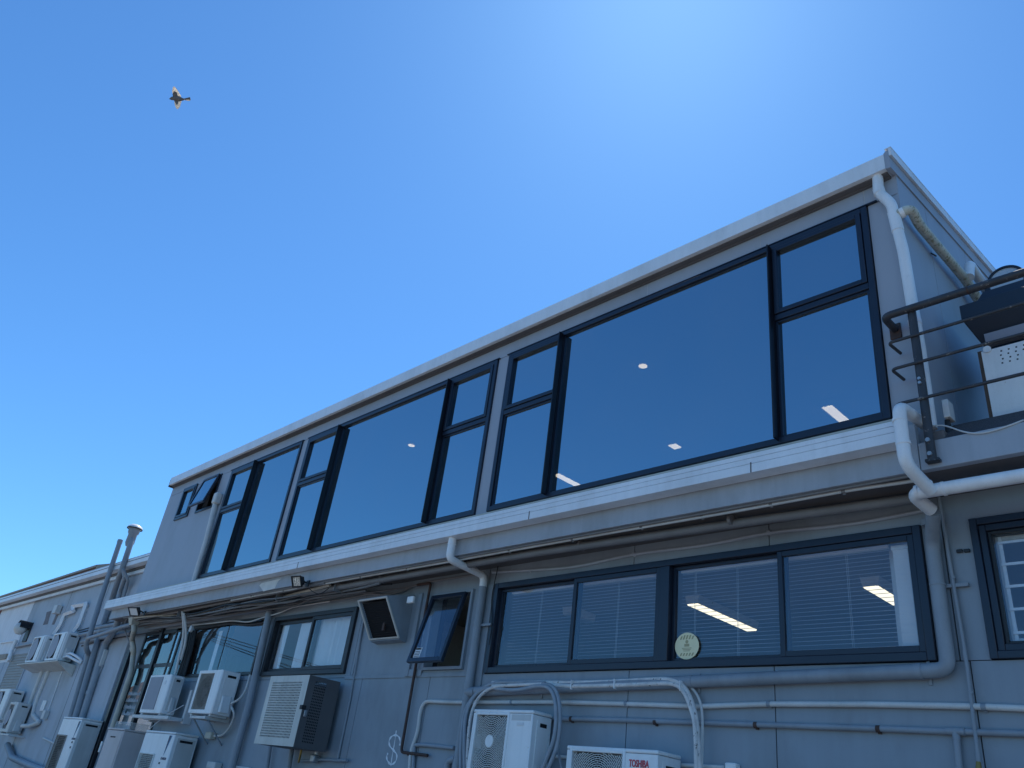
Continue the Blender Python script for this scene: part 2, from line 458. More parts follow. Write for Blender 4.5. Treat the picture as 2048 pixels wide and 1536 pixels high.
# upper storey wall and its cladding sheets
WZ0, WZ1 = 4.58, 6.70
W3 = (-6.644, -2.059)
W2 = (-11.539, -6.849)
W1 = (-14.382, -11.737)
S1 = (-16.617, -15.960, 6.021, 6.732)
S2 = (-15.605, -14.839, 6.022, 6.736)
UH = [(W3[0], W3[1], WZ0, WZ1), (W2[0], W2[1], WZ0, WZ1), (W1[0], W1[1], WZ0, WZ1), S1, S2]
b = MB()
for r in subtract((XL, XR - 0.165, 4.27, 6.92), UH): b.box(r[0], r[1], YU + 0.012, YU + 0.18, r[2], r[3])
uw = obj('upper_wall', b, 'upper', bld)
hj = [XL + 0.001, -14.150, -11.683, -9.266, -6.511, -4.485, -3.112, -2.080, XR - 0.001]
G = 0.006
for a, c in zip(hj[:-1], hj[1:]):
    b = MB().box(a + G, c - G, YU, YU + 0.012, WZ1 + 0.012, 6.915)
    obj('panel', b, 'upper', uw)
for x in hj[1:-1]:
    obj('sealant_bead', MB().box(x - G, x + G, YU + 0.003, YU + 0.012, WZ1 + 0.012, 6.915), 'sealant', uw)
for a, c in ((XL + 0.001, W1[0]), (W1[1], W2[0]), (W2[1], W3[0]), (W3[1], XR - 0.001)):
    b = MB()
    for r in subtract((a + 0.003, c - 0.003, 4.30, WZ1 + 0.004), [S1, S2]): b.box(r[0], r[1], YU, YU + 0.012, r[2], r[3])
    obj('panel', b, 'upper', uw)
obj('head_flashing', MB().box(W1[0] - 0.05, W1[1] + 0.03, YU - 0.03, YU + 0.01, WZ1 + 0.001, WZ1 + 0.011), 'frame', uw)
obj('head_flashing', MB().box(W2[0] - 0.03, W2[1] + 0.03, YU - 0.03, YU + 0.01, WZ1 + 0.001, WZ1 + 0.011), 'frame', uw)
obj('head_flashing', MB().box(W3[0] - 0.03, W3[1] + 0.09, YU - 0.03, YU + 0.01, WZ1 + 0.001, WZ1 + 0.011), 'frame', uw)

def pane(mb, m, parent, amt=0.0022):
    o = obj('pane', mb, m, parent); o.rotation_euler = (random.uniform(-amt, amt), 0, random.uniform(-amt, amt)); return o

def upper_window(x0, x1, fl, fr, tz):
    """fl / fr: x of the right face of the projecting fins; lights with a transom lie outside them"""
    w_ = obj('window', MB().frame(x0 + 0.004, x1 - 0.004, WZ0 + 0.002, WZ1 - 0.002, 0.055, YU - 0.025, YU + 0.09), 'frame', bld, bevel=0.004)
    bays = []
    L_, R_ = 0.03, 0.006                    # flush mullion left and right of the blade
    if fl is not None: bays.append((x0 + 0.06, fl - L_, True)); nx = fl + R_
    else: nx = x0 + 0.06
    if fr is not None: bays.append((nx, fr - L_, False)); bays.append((fr + R_, x1 - 0.06, True))
    else: bays.append((nx, x1 - 0.06, False))
    for f in (fl, fr):
        if f is not None:
            obj('mullion', MB().box(f - L_, f + R_, YU - 0.024, YU + 0.088, WZ0 + 0.058, WZ1 - 0.058), 'fin', w_)
            obj('fin', MB().box(f - 0.014, f, YU - 0.095, YU - 0.0245, WZ0 + 0.030, WZ1 - 0.035), 'fin', w_, bevel=0.002)
    for a, c, lights in bays:
        if lights:
            obj('transom', MB().box(a, c, YU - 0.022, YU + 0.088, tz - 0.03, tz + 0.03), 'frame', w_, bevel=0.004)
            obj('sash', MB().frame(a + 0.004, c - 0.004, tz + 0.034, WZ1 - 0.061, 0.045, YU - 0.035, YU + 0.05), 'frame', w_, bevel=0.004)
            pane(MB().box(a + 0.045, c - 0.045, YU + 0.006, YU + 0.016, tz + 0.075, WZ1 - 0.102), 'upglass', w_)
            obj('bead', MB().frame(a + 0.002, c - 0.002, WZ0 + 0.058, tz - 0.031, 0.02, YU - 0.005, YU + 0.04), 'frame', w_)
            pane(MB().box(a + 0.018, c - 0.018, YU + 0.012, YU + 0.022, WZ0 + 0.076, tz - 0.049), 'upglass', w_)
        else:
            obj('bead', MB().frame(a + 0.001, c - 0.001, WZ0 + 0.058, WZ1 - 0.058, 0.010, YU - 0.005, YU + 0.04), 'frame', w_)
            pane(MB().box(a + 0.009, c - 0.009, YU + 0.012, YU + 0.022, WZ0 + 0.066, WZ1 - 0.066), 'upglass', w_)
    return w_
TZ = 5.849
upper_window(W3[0], W3[1], -5.69, -2.985, TZ)
upper_window(W2[0], W2[1], -10.49, -7.763, TZ)
upper_window(W1[0], W1[1], -13.31, None, TZ)

# two small awning windows at the left end: one shut, one propped open
w_ = obj('window', MB().frame(S1[0], S1[1], S1[2], S1[3], 0.05, YU - 0.03, YU + 0.08), 'frame', bld, bevel=0.004)
obj('sash', MB().frame(S1[0] + 0.052, S1[1] - 0.052, S1[2] + 0.052, S1[3] - 0.052, 0.04, YU - 0.04, YU + 0.04), 'frame', w_, bevel=0.003)
pane(MB().box(S1[0] + 0.09, S1[1] - 0.09, YU, YU + 0.01, S1[2] + 0.09, S1[3] - 0.09), 'upglass', w_)

def tilted(mb, x, ytop, ztop, ang):
    """swing a sash built in the plane y = 0, z <= 0 outwards about its top edge"""
    ca, sa = math.cos(ang), math.sin(ang)
    mb.v = [(x + vx, ytop + vy * ca + vz * sa, ztop - vy * sa + vz * ca) for vx, vy, vz in mb.v]
    return mb
w_ = obj('window', MB().frame(S2[0], S2[1], S2[2], S2[3], 0.045, YU - 0.02, YU + 0.08), 'frame', bld, bevel=0.004)
sw, sh = S2[1] - S2[0] - 0.06, S2[3] - S2[2] - 0.06
obj('sash', tilted(MB().frame(0, sw, -sh, 0, 0.045, -0.04, 0.0), S2[0] + 0.03, YU - 0.02, S2[3] - 0.02, math.radians(13)), 'frame', w_, bevel=0.003)
obj('pane', tilted(MB().box(0.043, sw - 0.043, -0.026, -0.016, -sh + 0.043, -0.043), S2[0] + 0.03, YU - 0.02, S2[3] - 0.02, math.radians(13)), 'upglass', w_)
obj('stay', tilted(MB().box(sw - 0.03, sw - 0.01, 0.0, 0.012, -sh * 0.7, -0.05), S2[0] + 0.03, YU - 0.01, S2[3] - 0.03, math.radians(14)), 'black', w_)

# side, rear and left walls of the upper storey
YBK = 14.0
def roofz(y): return 7.09 + (y - YRG) * 0.132
b = MB().prism([(YU + 0.012, 4.27), (YBK, 4.27), (YBK, roofz(YBK) - 0.1), (YU + 0.012, roofz(YU) - 0.12)], XR - 0.16, XR - 0.012, 'x')
sidew = obj('side_wall', b, 'upper', bld)
sj = [YU + 0.002, (-1.790, 6.251, 6.334)[1], (-1.790, 6.175, 5.305)[1] + 1.1, 9.2, 10.4, 11.6, 12.8, YBK]
for a, c in zip(sj[:-1], sj[1:]):
    b = MB().prism([(a, 4.27), (c - 0.008, 4.27), (c - 0.008, roofz(c) - 0.14), (a, roofz(a) - 0.14)], XR - 0.012, XR, 'x')
    obj('panel', b, 'upper', sidew)
for y in sj[1:-1]:
    obj('sealant_bead', MB().box(XR - 0.011, XR - 0.004, y - 0.008, y, 4.27, roofz(y) - 0.15), 'sealant', sidew)
obj('end_wall', MB().prism([(YU + 0.012, 4.27), (YBK, 4.27), (YBK, roofz(YBK) - 0.1), (YU + 0.012, roofz(YU) - 0.12)], XL, XL + 0.15, 'x'), 'upper', bld)
obj('rear_wall', MB().box(XL, XR, YBK, YBK + 0.15, 0, roofz(YBK) - 0.1), 'upper', bld)

# roof, roof gutter, soffit, barge flashing
rf = obj('roof', MB().prism([(YU + 0.04, 7.06), (YBK + 0.3, roofz(YBK) + 0.0), (YBK + 0.3, roofz(YBK) + 0.04), (YU + 0.04, 7.09)], XL - 0.02, XR - 0.004, 'x'), 'roof', bld)
gz0, gz1 = 6.92, 7.087
b = MB().prism([(YRG, gz0), (YU + 0.0, gz0), (YU + 0.0, gz0 + 0.012), (YRG + 0.012, gz0 + 0.012), (YRG + 0.012, gz1 - 0.012), (YRG + 0.03, gz1 - 0.012), (YRG + 0.03, gz1), (YRG, gz1)], XL + 0.07, XR - 0.035, 'x')
rg = obj('roof_gutter', b, 'gutter', rf)
obj('gutter_end', MB().prism([(YRG - 0.004, gz0 - 0.01), (YU + 0.1, gz0 - 0.01), (YU + 0.1, gz1 + 0.01), (YRG - 0.004, gz1 + 0.005)], XR - 0.034, XR - 0.024, 'x'), 'upper', rf)
obj('gutter_end', MB().box(XL + 0.02, XL + 0.068, YRG + 0.01, YU + 0.02, gz0 - 0.03, gz1 - 0.03), 'fin', rf)
obj('gutter_joint', MB().box(-9.875, -9.875 + 0.012, YRG - 0.003, YRG, gz0, gz1), 'gutter', rf)
for x in (-15.6, -13.1, -8.2, -5.6, -3.4):
    obj('gutter_joint', MB().box(x, x + 0.014, YRG - 0.0025, YRG, gz0, gz1), 'gutter', rf)
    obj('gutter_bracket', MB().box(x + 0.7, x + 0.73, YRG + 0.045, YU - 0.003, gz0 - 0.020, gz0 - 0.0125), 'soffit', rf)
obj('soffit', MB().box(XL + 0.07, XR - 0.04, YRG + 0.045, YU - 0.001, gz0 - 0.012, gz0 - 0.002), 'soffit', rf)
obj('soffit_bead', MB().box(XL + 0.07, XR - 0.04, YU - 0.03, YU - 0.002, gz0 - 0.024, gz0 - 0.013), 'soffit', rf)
b = MB().prism([(YRG - 0.01, 6.90), (YBK, roofz(YBK) - 0.17), (YBK, roofz(YBK) + 0.02), (YRG - 0.01, 7.10)], XR - 0.022, XR + 0.012, 'x')
obj('barge_board', b, 'upper', rf)
b = MB().prism([(YRG - 0.015, 7.03), (YBK, roofz(YBK) - 0.035), (YBK, roofz(YBK) + 0.06), (YRG - 0.015, 7.115)], XR + 0.013, XR + 0.035, 'x')
obj('barge_flashing', b, 'gutter', rf)
obj('barge_cap', MB().prism([(YRG - 0.015, 7.117), (YBK, roofz(YBK) + 0.062), (YBK, roofz(YBK) + 0.072), (YRG - 0.015, 7.127)], XR - 0.018, XR + 0.037, 'x'), 'gutter', rf)

# lower eaves gutter (stepped face), the beam behind it, soffit under the overhang
GX0, GX1 = -18.118, -1.95
prof = [(YG, 4.242), (YB - 0.012, 4.242), (YB - 0.012, 4.252), (YG + 0.022, 4.252), (YG + 0.022, 4.40), (YB - 0.012, 4.40), (YB - 0.012, 4.41),
        (YG + 0.004, 4.41), (YG + 0.004, 4.373), (YG + 0.014, 4.373), (YG + 0.014, 4.367), (YG + 0.002, 4.367), (YG + 0.002, 4.323), (YG + 0.013, 4.323), (YG + 0.013, 4.317), (YG, 4.317)]
lg = obj('eaves_gutter', MB().prism(prof, GX0, GX1, 'x'), 'gutter', bld)
obj('gutter_end', MB().box(GX1, GX1 + 0.008, YG - 0.002, YB - 0.012, 4.240, 4.412), 'gutter', lg)
obj('gutter_end', MB().box(GX0 - 0.008, GX0, YG - 0.002, YB - 0.012, 4.240, 4.412), 'gutter', lg)
for px_ in (-10.263, -5.637, -3.101):
    obj('gutter_joint', MB().box(px_, px_ + 0.01, YG - 0.003, YG + 0.0, 4.242, 4.33), 'soffit', lg)
obj('sill_flashing', MB().box(XL + 0.1, W3[1] + 0.05, YU - 0.055, YU - 0.002, WZ0 - 0.05, WZ0 - 0.028), 'cream', bld)
obj('gutter_apron', MB().box(XL, XR - 0.2, YB - 0.01, YU - 0.002, 4.44, 4.46), 'roof', bld)
bm_ = obj('beam', MB().box(-18.049, -1.86, YB, YB + 0.06, 4.06, 4.43), 'beam', bld, bevel=0.004)
obj('beam', MB().box(-1.855, 3.0, YB, YB + 0.06, 4.06, 4.268), 'beam', bld, bevel=0.004)
obj('bare_patch', MB().prism([(-11.594, 4.160), (-11.405, 4.051), (-11.060, 4.065), (-11.025, 4.166), (-10.940, 4.203), (-11.533, 4.193)], YB - 0.003, YB - 0.0005, 'y'), 'barelight', bm_)
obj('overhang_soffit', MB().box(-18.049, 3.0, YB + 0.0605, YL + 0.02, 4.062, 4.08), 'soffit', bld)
obj('roof_deck', MB().box(XR + 0.0, 3.0, YB + 0.061, 14, 4.20, 4.262), 'felt', bld)
obj('roof_upstand', MB().prism([(YB + 0.02, 4.272), (YB + 0.34, 4.272), (YB + 0.34, 4.46), (YB + 0.22, 4.46)], -1.700, 3.0, 'x'), 'felt', bld, bevel=0.01)
for x, y, sx, sz, rz in ((-1.70, 5.55, 0.17, 0.07, 0.1), (-1.66, 5.53, 0.13, 0.06, -0.1)):
    pass

# lower storey wall with sheet cladding
LW = (-6.76, -2.09, 2.881, 3.868)
RW = (-1.76, -0.55, 2.881, 3.857)
MW = (-11.821, -9.52, 2.93, 3.815)
WLW = (-15.62, -12.15, 2.955, 3.86)
DW = (-17.161, -15.349, 1.75, 3.86)
AW = (-7.861, -7.125, 2.932, 3.845)
holes = [LW, RW, MW, WLW, DW, AW]
b = MB()
for r in subtract((-17.9, 3.0, 0.0, 4.07), holes): b.box(r[0], r[1], YL + 0.014, YL + 0.2, r[2], r[3])
lw = obj('lower_wall', b, 'joint', bld)
jx = [-17.9, -16.6, -15.0, -12.06, -9.092, -7.698, -6.90, -4.781, -3.330, -1.891, 0.9, 3.0]
hx = [-17.9, -15.7, -12.06, -9.4, -6.9, -4.792, -3.338, -1.95, 0.2, 3.0]
for (edges, z0, z1) in ((jx, 0.0, 2.878), (hx, 2.884, 4.07)):
    for a, c in zip(edges[:-1], edges[1:]):
        b = MB()
        for r in subtract((a + 0.0045, c - 0.0045, z0, z1), holes): b.box(r[0], r[1], YL, YL + 0.014, r[2], r[3])
        if b.v: obj('panel', b, 'wall', lw)
obj('cover_or_gap_strip', MB().box(-9.5, -6.92, YL - 0.012, YL - 0.0005, 2.86, 2.905), 'wall', lw, bevel=0.003)
obj('cover_or_gap_strip', MB().box(-9.36, -9.33, YL - 0.012, YL - 0.0005, 2.91, 3.8), 'wall', lw, bevel=0.003)
obj('corner_strip', MB().box(-6.98, -6.79, YL - 0.018, YL - 0.0005, 2.70, 3.87), 'wall', lw, bevel=0.004)

# rooms behind the glass
for nm, bx, m in (('floor_slab', (XL + 0.16, XR - 0.17, YU + 0.19, YBK - 0.01, 4.27, 4.40), 'infloor'),
                  ('ceiling', (XL + 0.16, XR - 0.17, YU + 0.19, YBK - 0.01, 6.76, 6.80), 'inwall'),
                  ('partition', (XL + 0.16, XR - 0.17, 11.5, 11.6, 4.41, 6.75), 'inwall'),
                  ('partition', (-17.6, 2.9, 10.5, 10.6, 0.0, 3.90), 'inwall'),
                  ('partition', (-9.3, -9.2, 6.21, 10.49, 0.0, 3.90), 'inwall'),
                  ('ceiling', (-17.8, 2.9, 6.21, 10.7, 3.91, 3.95), 'inwall'),
                  ('floor_slab', (-17.8, 2.9, 6.21, 10.7, 0.02, 0.1), 'infloor'),
                  ('pillar', (-2.449, -1.9, 6.26, 6.6, 0.1, 3.90), 'pillar'),
                  ('lining', (XL + 0.16, XR - 0.17, YU + 0.185, YU + 0.189, 6.71, 6.759), 'inwall')):
    obj(nm, MB().box(*bx), m, bld)

# ---- lower right sliding window group with blinds
w_ = obj('window', MB().frame(LW[0] + 0.003, LW[1] - 0.003, LW[2] + 0.003, LW[3] - 0.003, 0.06, YL - 0.03, YL + 0.10), 'frame', bld, bevel=0.004)
mx = -4.402
obj('mullion', MB().box(mx - 0.055, mx + 0.055, YL - 0.028, YL + 0.098, LW[2] + 0.064, LW[3] - 0.064), 'frame', w_, bevel=0.004)
zz0, zz1 = LW[2] + 0.064, LW[3] - 0.064
m1, m2 = -5.521, -3.233
for a, c, front in ((LW[0] + 0.064, m1 + 0.03, 0), (m1 - 0.03, mx - 0.056, 1), (mx + 0.056, m2 + 0.03, 0), (m2 - 0.03, LW[1] - 0.064, 1)):
    yy = YL - 0.018 if front else YL + 0.03
    obj('sash', MB().frame(a + 0.001, c - 0.001, zz0 + 0.001, zz1 - 0.001, 0.045 if front else 0.03, yy, yy + 0.04), 'frame', w_, bevel=0.003)
    d = 0.043 if front else 0.028
    pane(MB().box(a + d, c - d, yy + 0.015, yy + 0.021, zz0 + d, zz1 - d), 'lowglass', w_)
win_big = w_
st = obj('sticker', MB().disc((-4.176, 5.990, 3.077), 0.125, 'y', 32, 0.002, rz=0.115), 'stickertan', w_)
st.location.y = YL + 0.026; 
sx0, sz0 = -4.176, 3.077
b = MB()
for k in range(5):
    x = sx0 - 0.06 + k * 0.03
    b.add([(x - 0.014, YL + 0.0245, sz0 + 0.056), (x + 0.003, YL + 0.0245, sz0 + 0.056), (x + 0.017, YL + 0.0245, sz0 + 0.085 + (0.008 if k in (1, 2, 3) else 0)), (x, YL + 0.0245, sz0 + 0.085 + (0.008 if k in (1, 2, 3) else 0))], [(0, 1, 2, 3)])
    b.add([(x - 0.012, YL + 0.0245, sz0 - 0.085), (x + 0.004, YL + 0.0245, sz0 - 0.085), (x + 0.016, YL + 0.0245, sz0 - 0.060), (x, YL + 0.0245, sz0 - 0.060)], [(0, 1, 2, 3)])
b.disc((sx0, YL + 0.0243, sz0 + 0.036), 0.016, 'y', 12, 0.0005); b.box(sx0 - 0.026, sx0 + 0.026, YL + 0.0243, YL + 0.0248, sz0 - 0.006, sz0 + 0.018)
for k in range(3): b.box(sx0 - 0.05 + 0.008 * k, sx0 + 0.05 - 0.008 * k, YL + 0.0243, YL + 0.0248, sz0 - 0.022 - k * 0.012, sz0 - 0.016 - k * 0.012)
obj('sticker_print', b, 'stickerprint', w_)

def blind(label, x0, x1, z0, z1, y, tilt, cords, pitch=0.033, hw=0.0125):
    t = thing('venetian_blind', label, 'blind', ((x0 + x1) / 2, y, z0), 'blinds in the lower window')
    obj('head_rail', MB().box(x0, x1, y - 0.02, y + 0.02, z1 - 0.03, z1), 'blind', t)
    n = int((z1 - z0 - 0.06) / pitch)
    first = None
    ca, sa = math.cos(tilt), math.sin(tilt)
    for k in range(n):
        z = z1 - 0.045 - k * pitch
        if first is None:
            b = MB(); vs = []
            for x in (x0 + 0.004, x1 - 0.004):
                for u in (-1, 0, 1): vs.append((x, y + u * hw * ca, z + u * hw * sa + (0.0022 if u == 0 else 0)))
            vs2 = [(x_, y_, z_ + 0.0007) for x_, y_, z_ in vs]
            b.add(vs + vs2, [(0, 3, 4, 1), (1, 4, 5, 2), (6, 7, 10, 9), (7, 8, 11, 10), (0, 6, 9, 3), (2, 5, 11, 8), (0, 1, 7, 6), (1, 2, 8, 7), (3, 9, 10, 4), (4, 10, 11, 5)])
            first = obj('slat', b, 'blind', t); l0 = Vector(WLOC[first.name]); z_first = z
        else:
            share(first, l0 + Vector((0, random.uniform(-0.001, 0.001), z - z_first)), t)
    obj('bottom_rail', MB().box(x0, x1, y - 0.013, y + 0.013, z1 - 0.045 - n * pitch - 0.012, z1 - 0.045 - n * pitch), 'blind', t)
    for x in cords:
        obj('cord', MB().box(x - 0.0012, x + 0.0012, y - 0.016, y - 0.0135, z1 - 0.045 - n * pitch, z1 - 0.03), 'cord', t)
        obj('cord', MB().box(x + 0.012, x + 0.0144, y - 0.016, y - 0.0135, z1 - 0.045 - n * pitch, z1 - 0.03), 'cord', t)
    return t
by = YL + 0.125
blind('blind behind the leftmost sliding panes of the lower window, slats nearly open', LW[0] + 0.16, mx - 0.06, zz0 + 0.03, zz1 - 0.01, by, math.radians(6), (-6.123, -5.055))
blind('blind behind the right sliding panes, above the round cream sticker', mx + 0.09, -2.375 - 0.012, zz0 + 0.03, zz1 - 0.01, by, math.radians(9), (-4.158, -3.722, -2.733))
blind('narrow closed white blind strip at the right end of the blind window', -2.355, -2.165, zz0 + 0.02, zz1 - 0.045, YL + 0.085, math.radians(-58), (-2.234,), pitch=0.033, hw=0.0165)

# ---- lower far-right window with white glazing bars behind the glass
w_ = obj('window', MB().frame(RW[0] + 0.003, RW[1] - 0.003, RW[2] + 0.003, RW[3] - 0.003, 0.05, YL - 0.03, YL + 0.10), 'frame', bld, bevel=0.004)
obj('sash', MB().frame(RW[0] + 0.054, RW[1] - 0.054, RW[2] + 0.054, RW[3] - 0.054, 0.045, YL - 0.012, YL + 0.08), 'frame', w_, bevel=0.004)
obj('bead', MB().frame(RW[0] + 0.1, RW[1] - 0.1, RW[2] + 0.1, RW[3] - 0.1, 0.02, YL + 0.012, YL + 0.06), 'dframe', w_, bevel=0.003)
pane(MB().box(RW[0] + 0.115, RW[1] - 0.115, YL + 0.03, YL + 0.036, RW[2] + 0.115, RW[3] - 0.115), 'lowglass', w_)
obj('inner_frame', MB().frame(RW[0] + 0.122, RW[1] - 0.122, RW[2] + 0.122, RW[3] - 0.122, 0.03, YL + 0.085, YL + 0.11), 'acgrey', w_)
for x in (-1.607, -1.607 + 0.19, -1.607 + 0.38, -1.607 + 0.57):
    obj('glazing_bar', MB().box(x - 0.011, x + 0.011, YL + 0.075, YL + 0.084, RW[2] + 0.125, RW[3] - 0.125), 'pvc', w_)
for k in range(5):
    z = RW[2] + 0.125 + 0.06 + k * 0.155
    obj('glazing_bar', MB().box(RW[0] + 0.14, RW[1] - 0.125, YL + 0.064, YL + 0.074, z - 0.009, z + 0.009), 'pvc', w_)
for p in ((-1.850, 5.998, 3.634), (-1.801, 5.998, 3.631)):
    obj('latch', MB().box(p[0] - 0.02, p[0] + 0.02, YL - 0.02, YL, p[2] - 0.012, p[2] + 0.012), 'dframe', w_, bevel=0.004)

# ---- middle lower window (left half of the front) with pale curtains
w_ = obj('window', MB().frame(MW[0] + 0.003, MW[1] - 0.003, MW[2] + 0.003, MW[3] - 0.003, 0.06, YL - 0.04, YL + 0.10), 'dframe', bld, bevel=0.004)
mm = -10.622
for a, c, front in ((MW[0] + 0.064, mm + 0.04, 0), (mm - 0.04, MW[1] - 0.064, 1)):
    yy = YL - 0.03 if front else YL + 0.03
    obj('sash', MB().frame(a + 0.001, c - 0.001, MW[2] + 0.065, MW[3] - 0.065, 0.05, yy, yy + 0.045), 'dframe', w_, bevel=0.004)
    pane(MB().box(a + 0.047, c - 0.047, yy + 0.018, yy + 0.024, MW[2] + 0.113, MW[3] - 0.113), 'curtglass', w_)
cz0, cz1 = MW[2] + 0.05, MW[3] - 0.05
def curtain(x0, x1, y, parent, m='curtain', amp=0.012, n=18):
    b = MB(); vs = []
    for i in range(n + 1):
        x = x0 + (x1 - x0) * i / n
        yy = y + amp * math.sin(i * 2.1) + amp * 0.6 * math.sin(i * 0.9)
        vs += [(x, yy, cz0), (x, yy, cz1), (x, yy + 0.004, cz0), (x, yy + 0.004, cz1)]
    fs = []
    for i in range(n):
        a, c = 4 * i, 4 * i + 4
        fs += [(a, c, c + 1, a + 1), (a + 2, a + 3, c + 3, c + 2), (a, a + 2, c + 2, c), (a + 1, c + 1, c + 3, a + 3)]
    b.add(vs, fs)
    return obj('curtain', b, m, parent)
tag(curtain(MW[0] + 0.10, MW[0] + 0.30, YL + 0.09, None, 'curtain', 0.006), 'narrow cream curtain edge at the left of the curtained lower window', 'curtain')
tag(curtain(-11.159, -10.913 + 0.1, YL + 0.09, None), 'pale curtain behind the middle of the curtained lower window', 'curtain')
tag(curtain(-10.725 + 0.1, MW[1] - 0.1, YL + 0.105, None, 'curtain', 0.022, 40), 'pale folded curtain filling the right sash of the curtained lower window', 'curtain')

# ---- dark left window reflecting wires, and the tall narrow lights left of it
w_ = obj('window', MB().frame(WLW[0] + 0.003, WLW[1] - 0.003, WLW[2] + 0.003, WLW[3] - 0.003, 0.05, YL - 0.02, YL + 0.10), 'dframe', bld, bevel=0.004)
for x in (-13.414, -15.135):
    obj('mullion', MB().box(x - 0.02, x + 0.02, YL + 0.01, YL + 0.09, WLW[2] + 0.054, WLW[3] - 0.054), 'dframe', w_)
xs = [WLW[0] + 0.05, -15.135, -13.414, WLW[1] - 0.05]
for a, c in zip(xs[:-1], xs[1:]):
    pane(MB().box(a + 0.02, c - 0.02, YL - 0.006, YL + 0.0, WLW[2] + 0.052, WLW[3] - 0.052), 'lowglass', w_)
tag(curtain(-14.121, -14.121 + 0.13, YL + 0.15, None, 'curtain', 0.004, 4), 'thin pale strip added inside the dark left window in place of a reflection', 'curtain')  # added pale strip imitating a reflection in this glass
w_ = obj('window', MB().frame(DW[0] + 0.003, DW[1] - 0.003, DW[2] + 0.003, DW[3] - 0.003, 0.07, YL - 0.02, YL + 0.10), 'dframe', bld, bevel=0.004)
fx = -16.258
obj('fin', MB().box(fx - 0.09, fx + 0.02, YL - 0.045, YL + 0.09, DW[2] + 0.02, DW[3] + 0.03), 'fin', w_, bevel=0.004)
tz = 3.195
obj('transom', MB().box(DW[0] + 0.074, fx - 0.091, YL - 0.015, YL + 0.09, tz - 0.035, tz + 0.035), 'dframe', w_)
obj('transom', MB().box(fx + 0.021, DW[1] - 0.074, YL - 0.015, YL + 0.09, tz - 0.035, tz + 0.035), 'dframe', w_)
for a, c in ((DW[0] + 0.074, fx - 0.091), (fx + 0.021, DW[1] - 0.074)):
    pane(MB().box(a, c, YL - 0.006, YL + 0.0, tz + 0.036, DW[3] - 0.074), 'oldglass', w_)
    pane(MB().box(a, c, YL - 0.006, YL + 0.0, DW[2] + 0.074, tz - 0.036), 'oldglass', w_)
    obj('frosted_film', MB().box(a + 0.02, c - 0.02, YL + 0.038, YL + 0.040, DW[2] + 0.08, 2.853), 'film', w_)
obj('roller_blind', MB().box(DW[0] + 0.08, DW[1] - 0.08, YL + 0.14, YL + 0.15, 2.853, tz), 'curtain', w_)
# scrawled lettering that shows through the frosted film
b = MB()
rx = DW[0] + 0.12; rz_ = DW[2] + 0.55
random.seed(3)
for line in range(4):
    x = rx
    while x < fx - 0.15:
        h = random.uniform(0.04, 0.075); zc = rz_ + line * 0.12
        b.tube([(x, YL - 0.0085, zc), (x + 0.012, YL - 0.0085, zc + h), (x + 0.03, YL - 0.0085, zc + h * 0.4), (x + 0.038, YL - 0.0085, zc)], 0.004, 5, 0.01)
        x += random.uniform(0.045, 0.06)
obj('film_scrawl', b, 'sticker', w_)

# ---- awning sash propped open, beside a plain trimmed panel
w_ = obj('window', MB().frame(AW[0] + 0.003, AW[1] - 0.003, AW[2] + 0.003, AW[3] - 0.003, 0.035, YL - 0.035, YL + 0.10), 'wall', bld, bevel=0.004)
sw, sh = AW[1] - AW[0] - 0.10, AW[3] - AW[2] - 0.06
ang = math.radians(14)
obj('sash', tilted(MB().frame(0, sw, -sh, 0, 0.05, -0.03, 0.015), AW[0] + 0.01, YL - 0.04, AW[3] - 0.045, ang), 'frame', w_, bevel=0.004)
obj('pane', tilted(MB().box(0.048, sw - 0.048, -0.012, -0.006, -sh + 0.048, -0.048), AW[0] + 0.01, YL - 0.04, AW[3] - 0.045, ang), 'lowglass', w_)
obj('warning_label', tilted(MB().box(0.075, 0.195, -0.0145, -0.013, -sh + 0.06, -sh + 0.18), AW[0] + 0.01, YL - 0.04, AW[3] - 0.045, ang), 'sticker', w_)
b = MB()
for k in range(4): b.box(0.085, 0.185 - 0.01 * (k % 2), -0.0160, -0.0150, -sh + 0.07 + k * 0.019, -sh + 0.077 + k * 0.019)
obj('label_print', tilted(b, AW[0] + 0.01, YL - 0.04, AW[3] - 0.045, ang), 'ink', w_)
lt = text('label_heading', 'WARNING', 0.026, (AW[0] + 0.095, YL - 0.04 - (sh - 0.16) * math.sin(ang) - 0.0175, AW[3] - 0.045 - (sh - 0.158) * math.cos(ang)), 'ink', w_, width=0.10, rot=(math.pi / 2 + ang, 0, 0), bold=0.001)
obj('trim', MB().box(-8.176, -8.176 + 0.07, YL - 0.03, YL - 0.0005, AW[2] - 0.06, AW[3] + 0.03), 'wall', lw, bevel=0.004)
obj('trim', MB().box(-8.176 + 0.071, AW[0] - 0.001, YL - 0.025, YL - 0.0005, AW[2] - 0.06, AW[2] + 0.02), 'wall', lw, bevel=0.004)
obj('dark_joint', MB().box(-8.176 - 0.03, -8.176 - 0.002, YL - 0.006, YL - 0.0004, AW[2] - 0.06, AW[3] + 0.04), 'joint', lw)

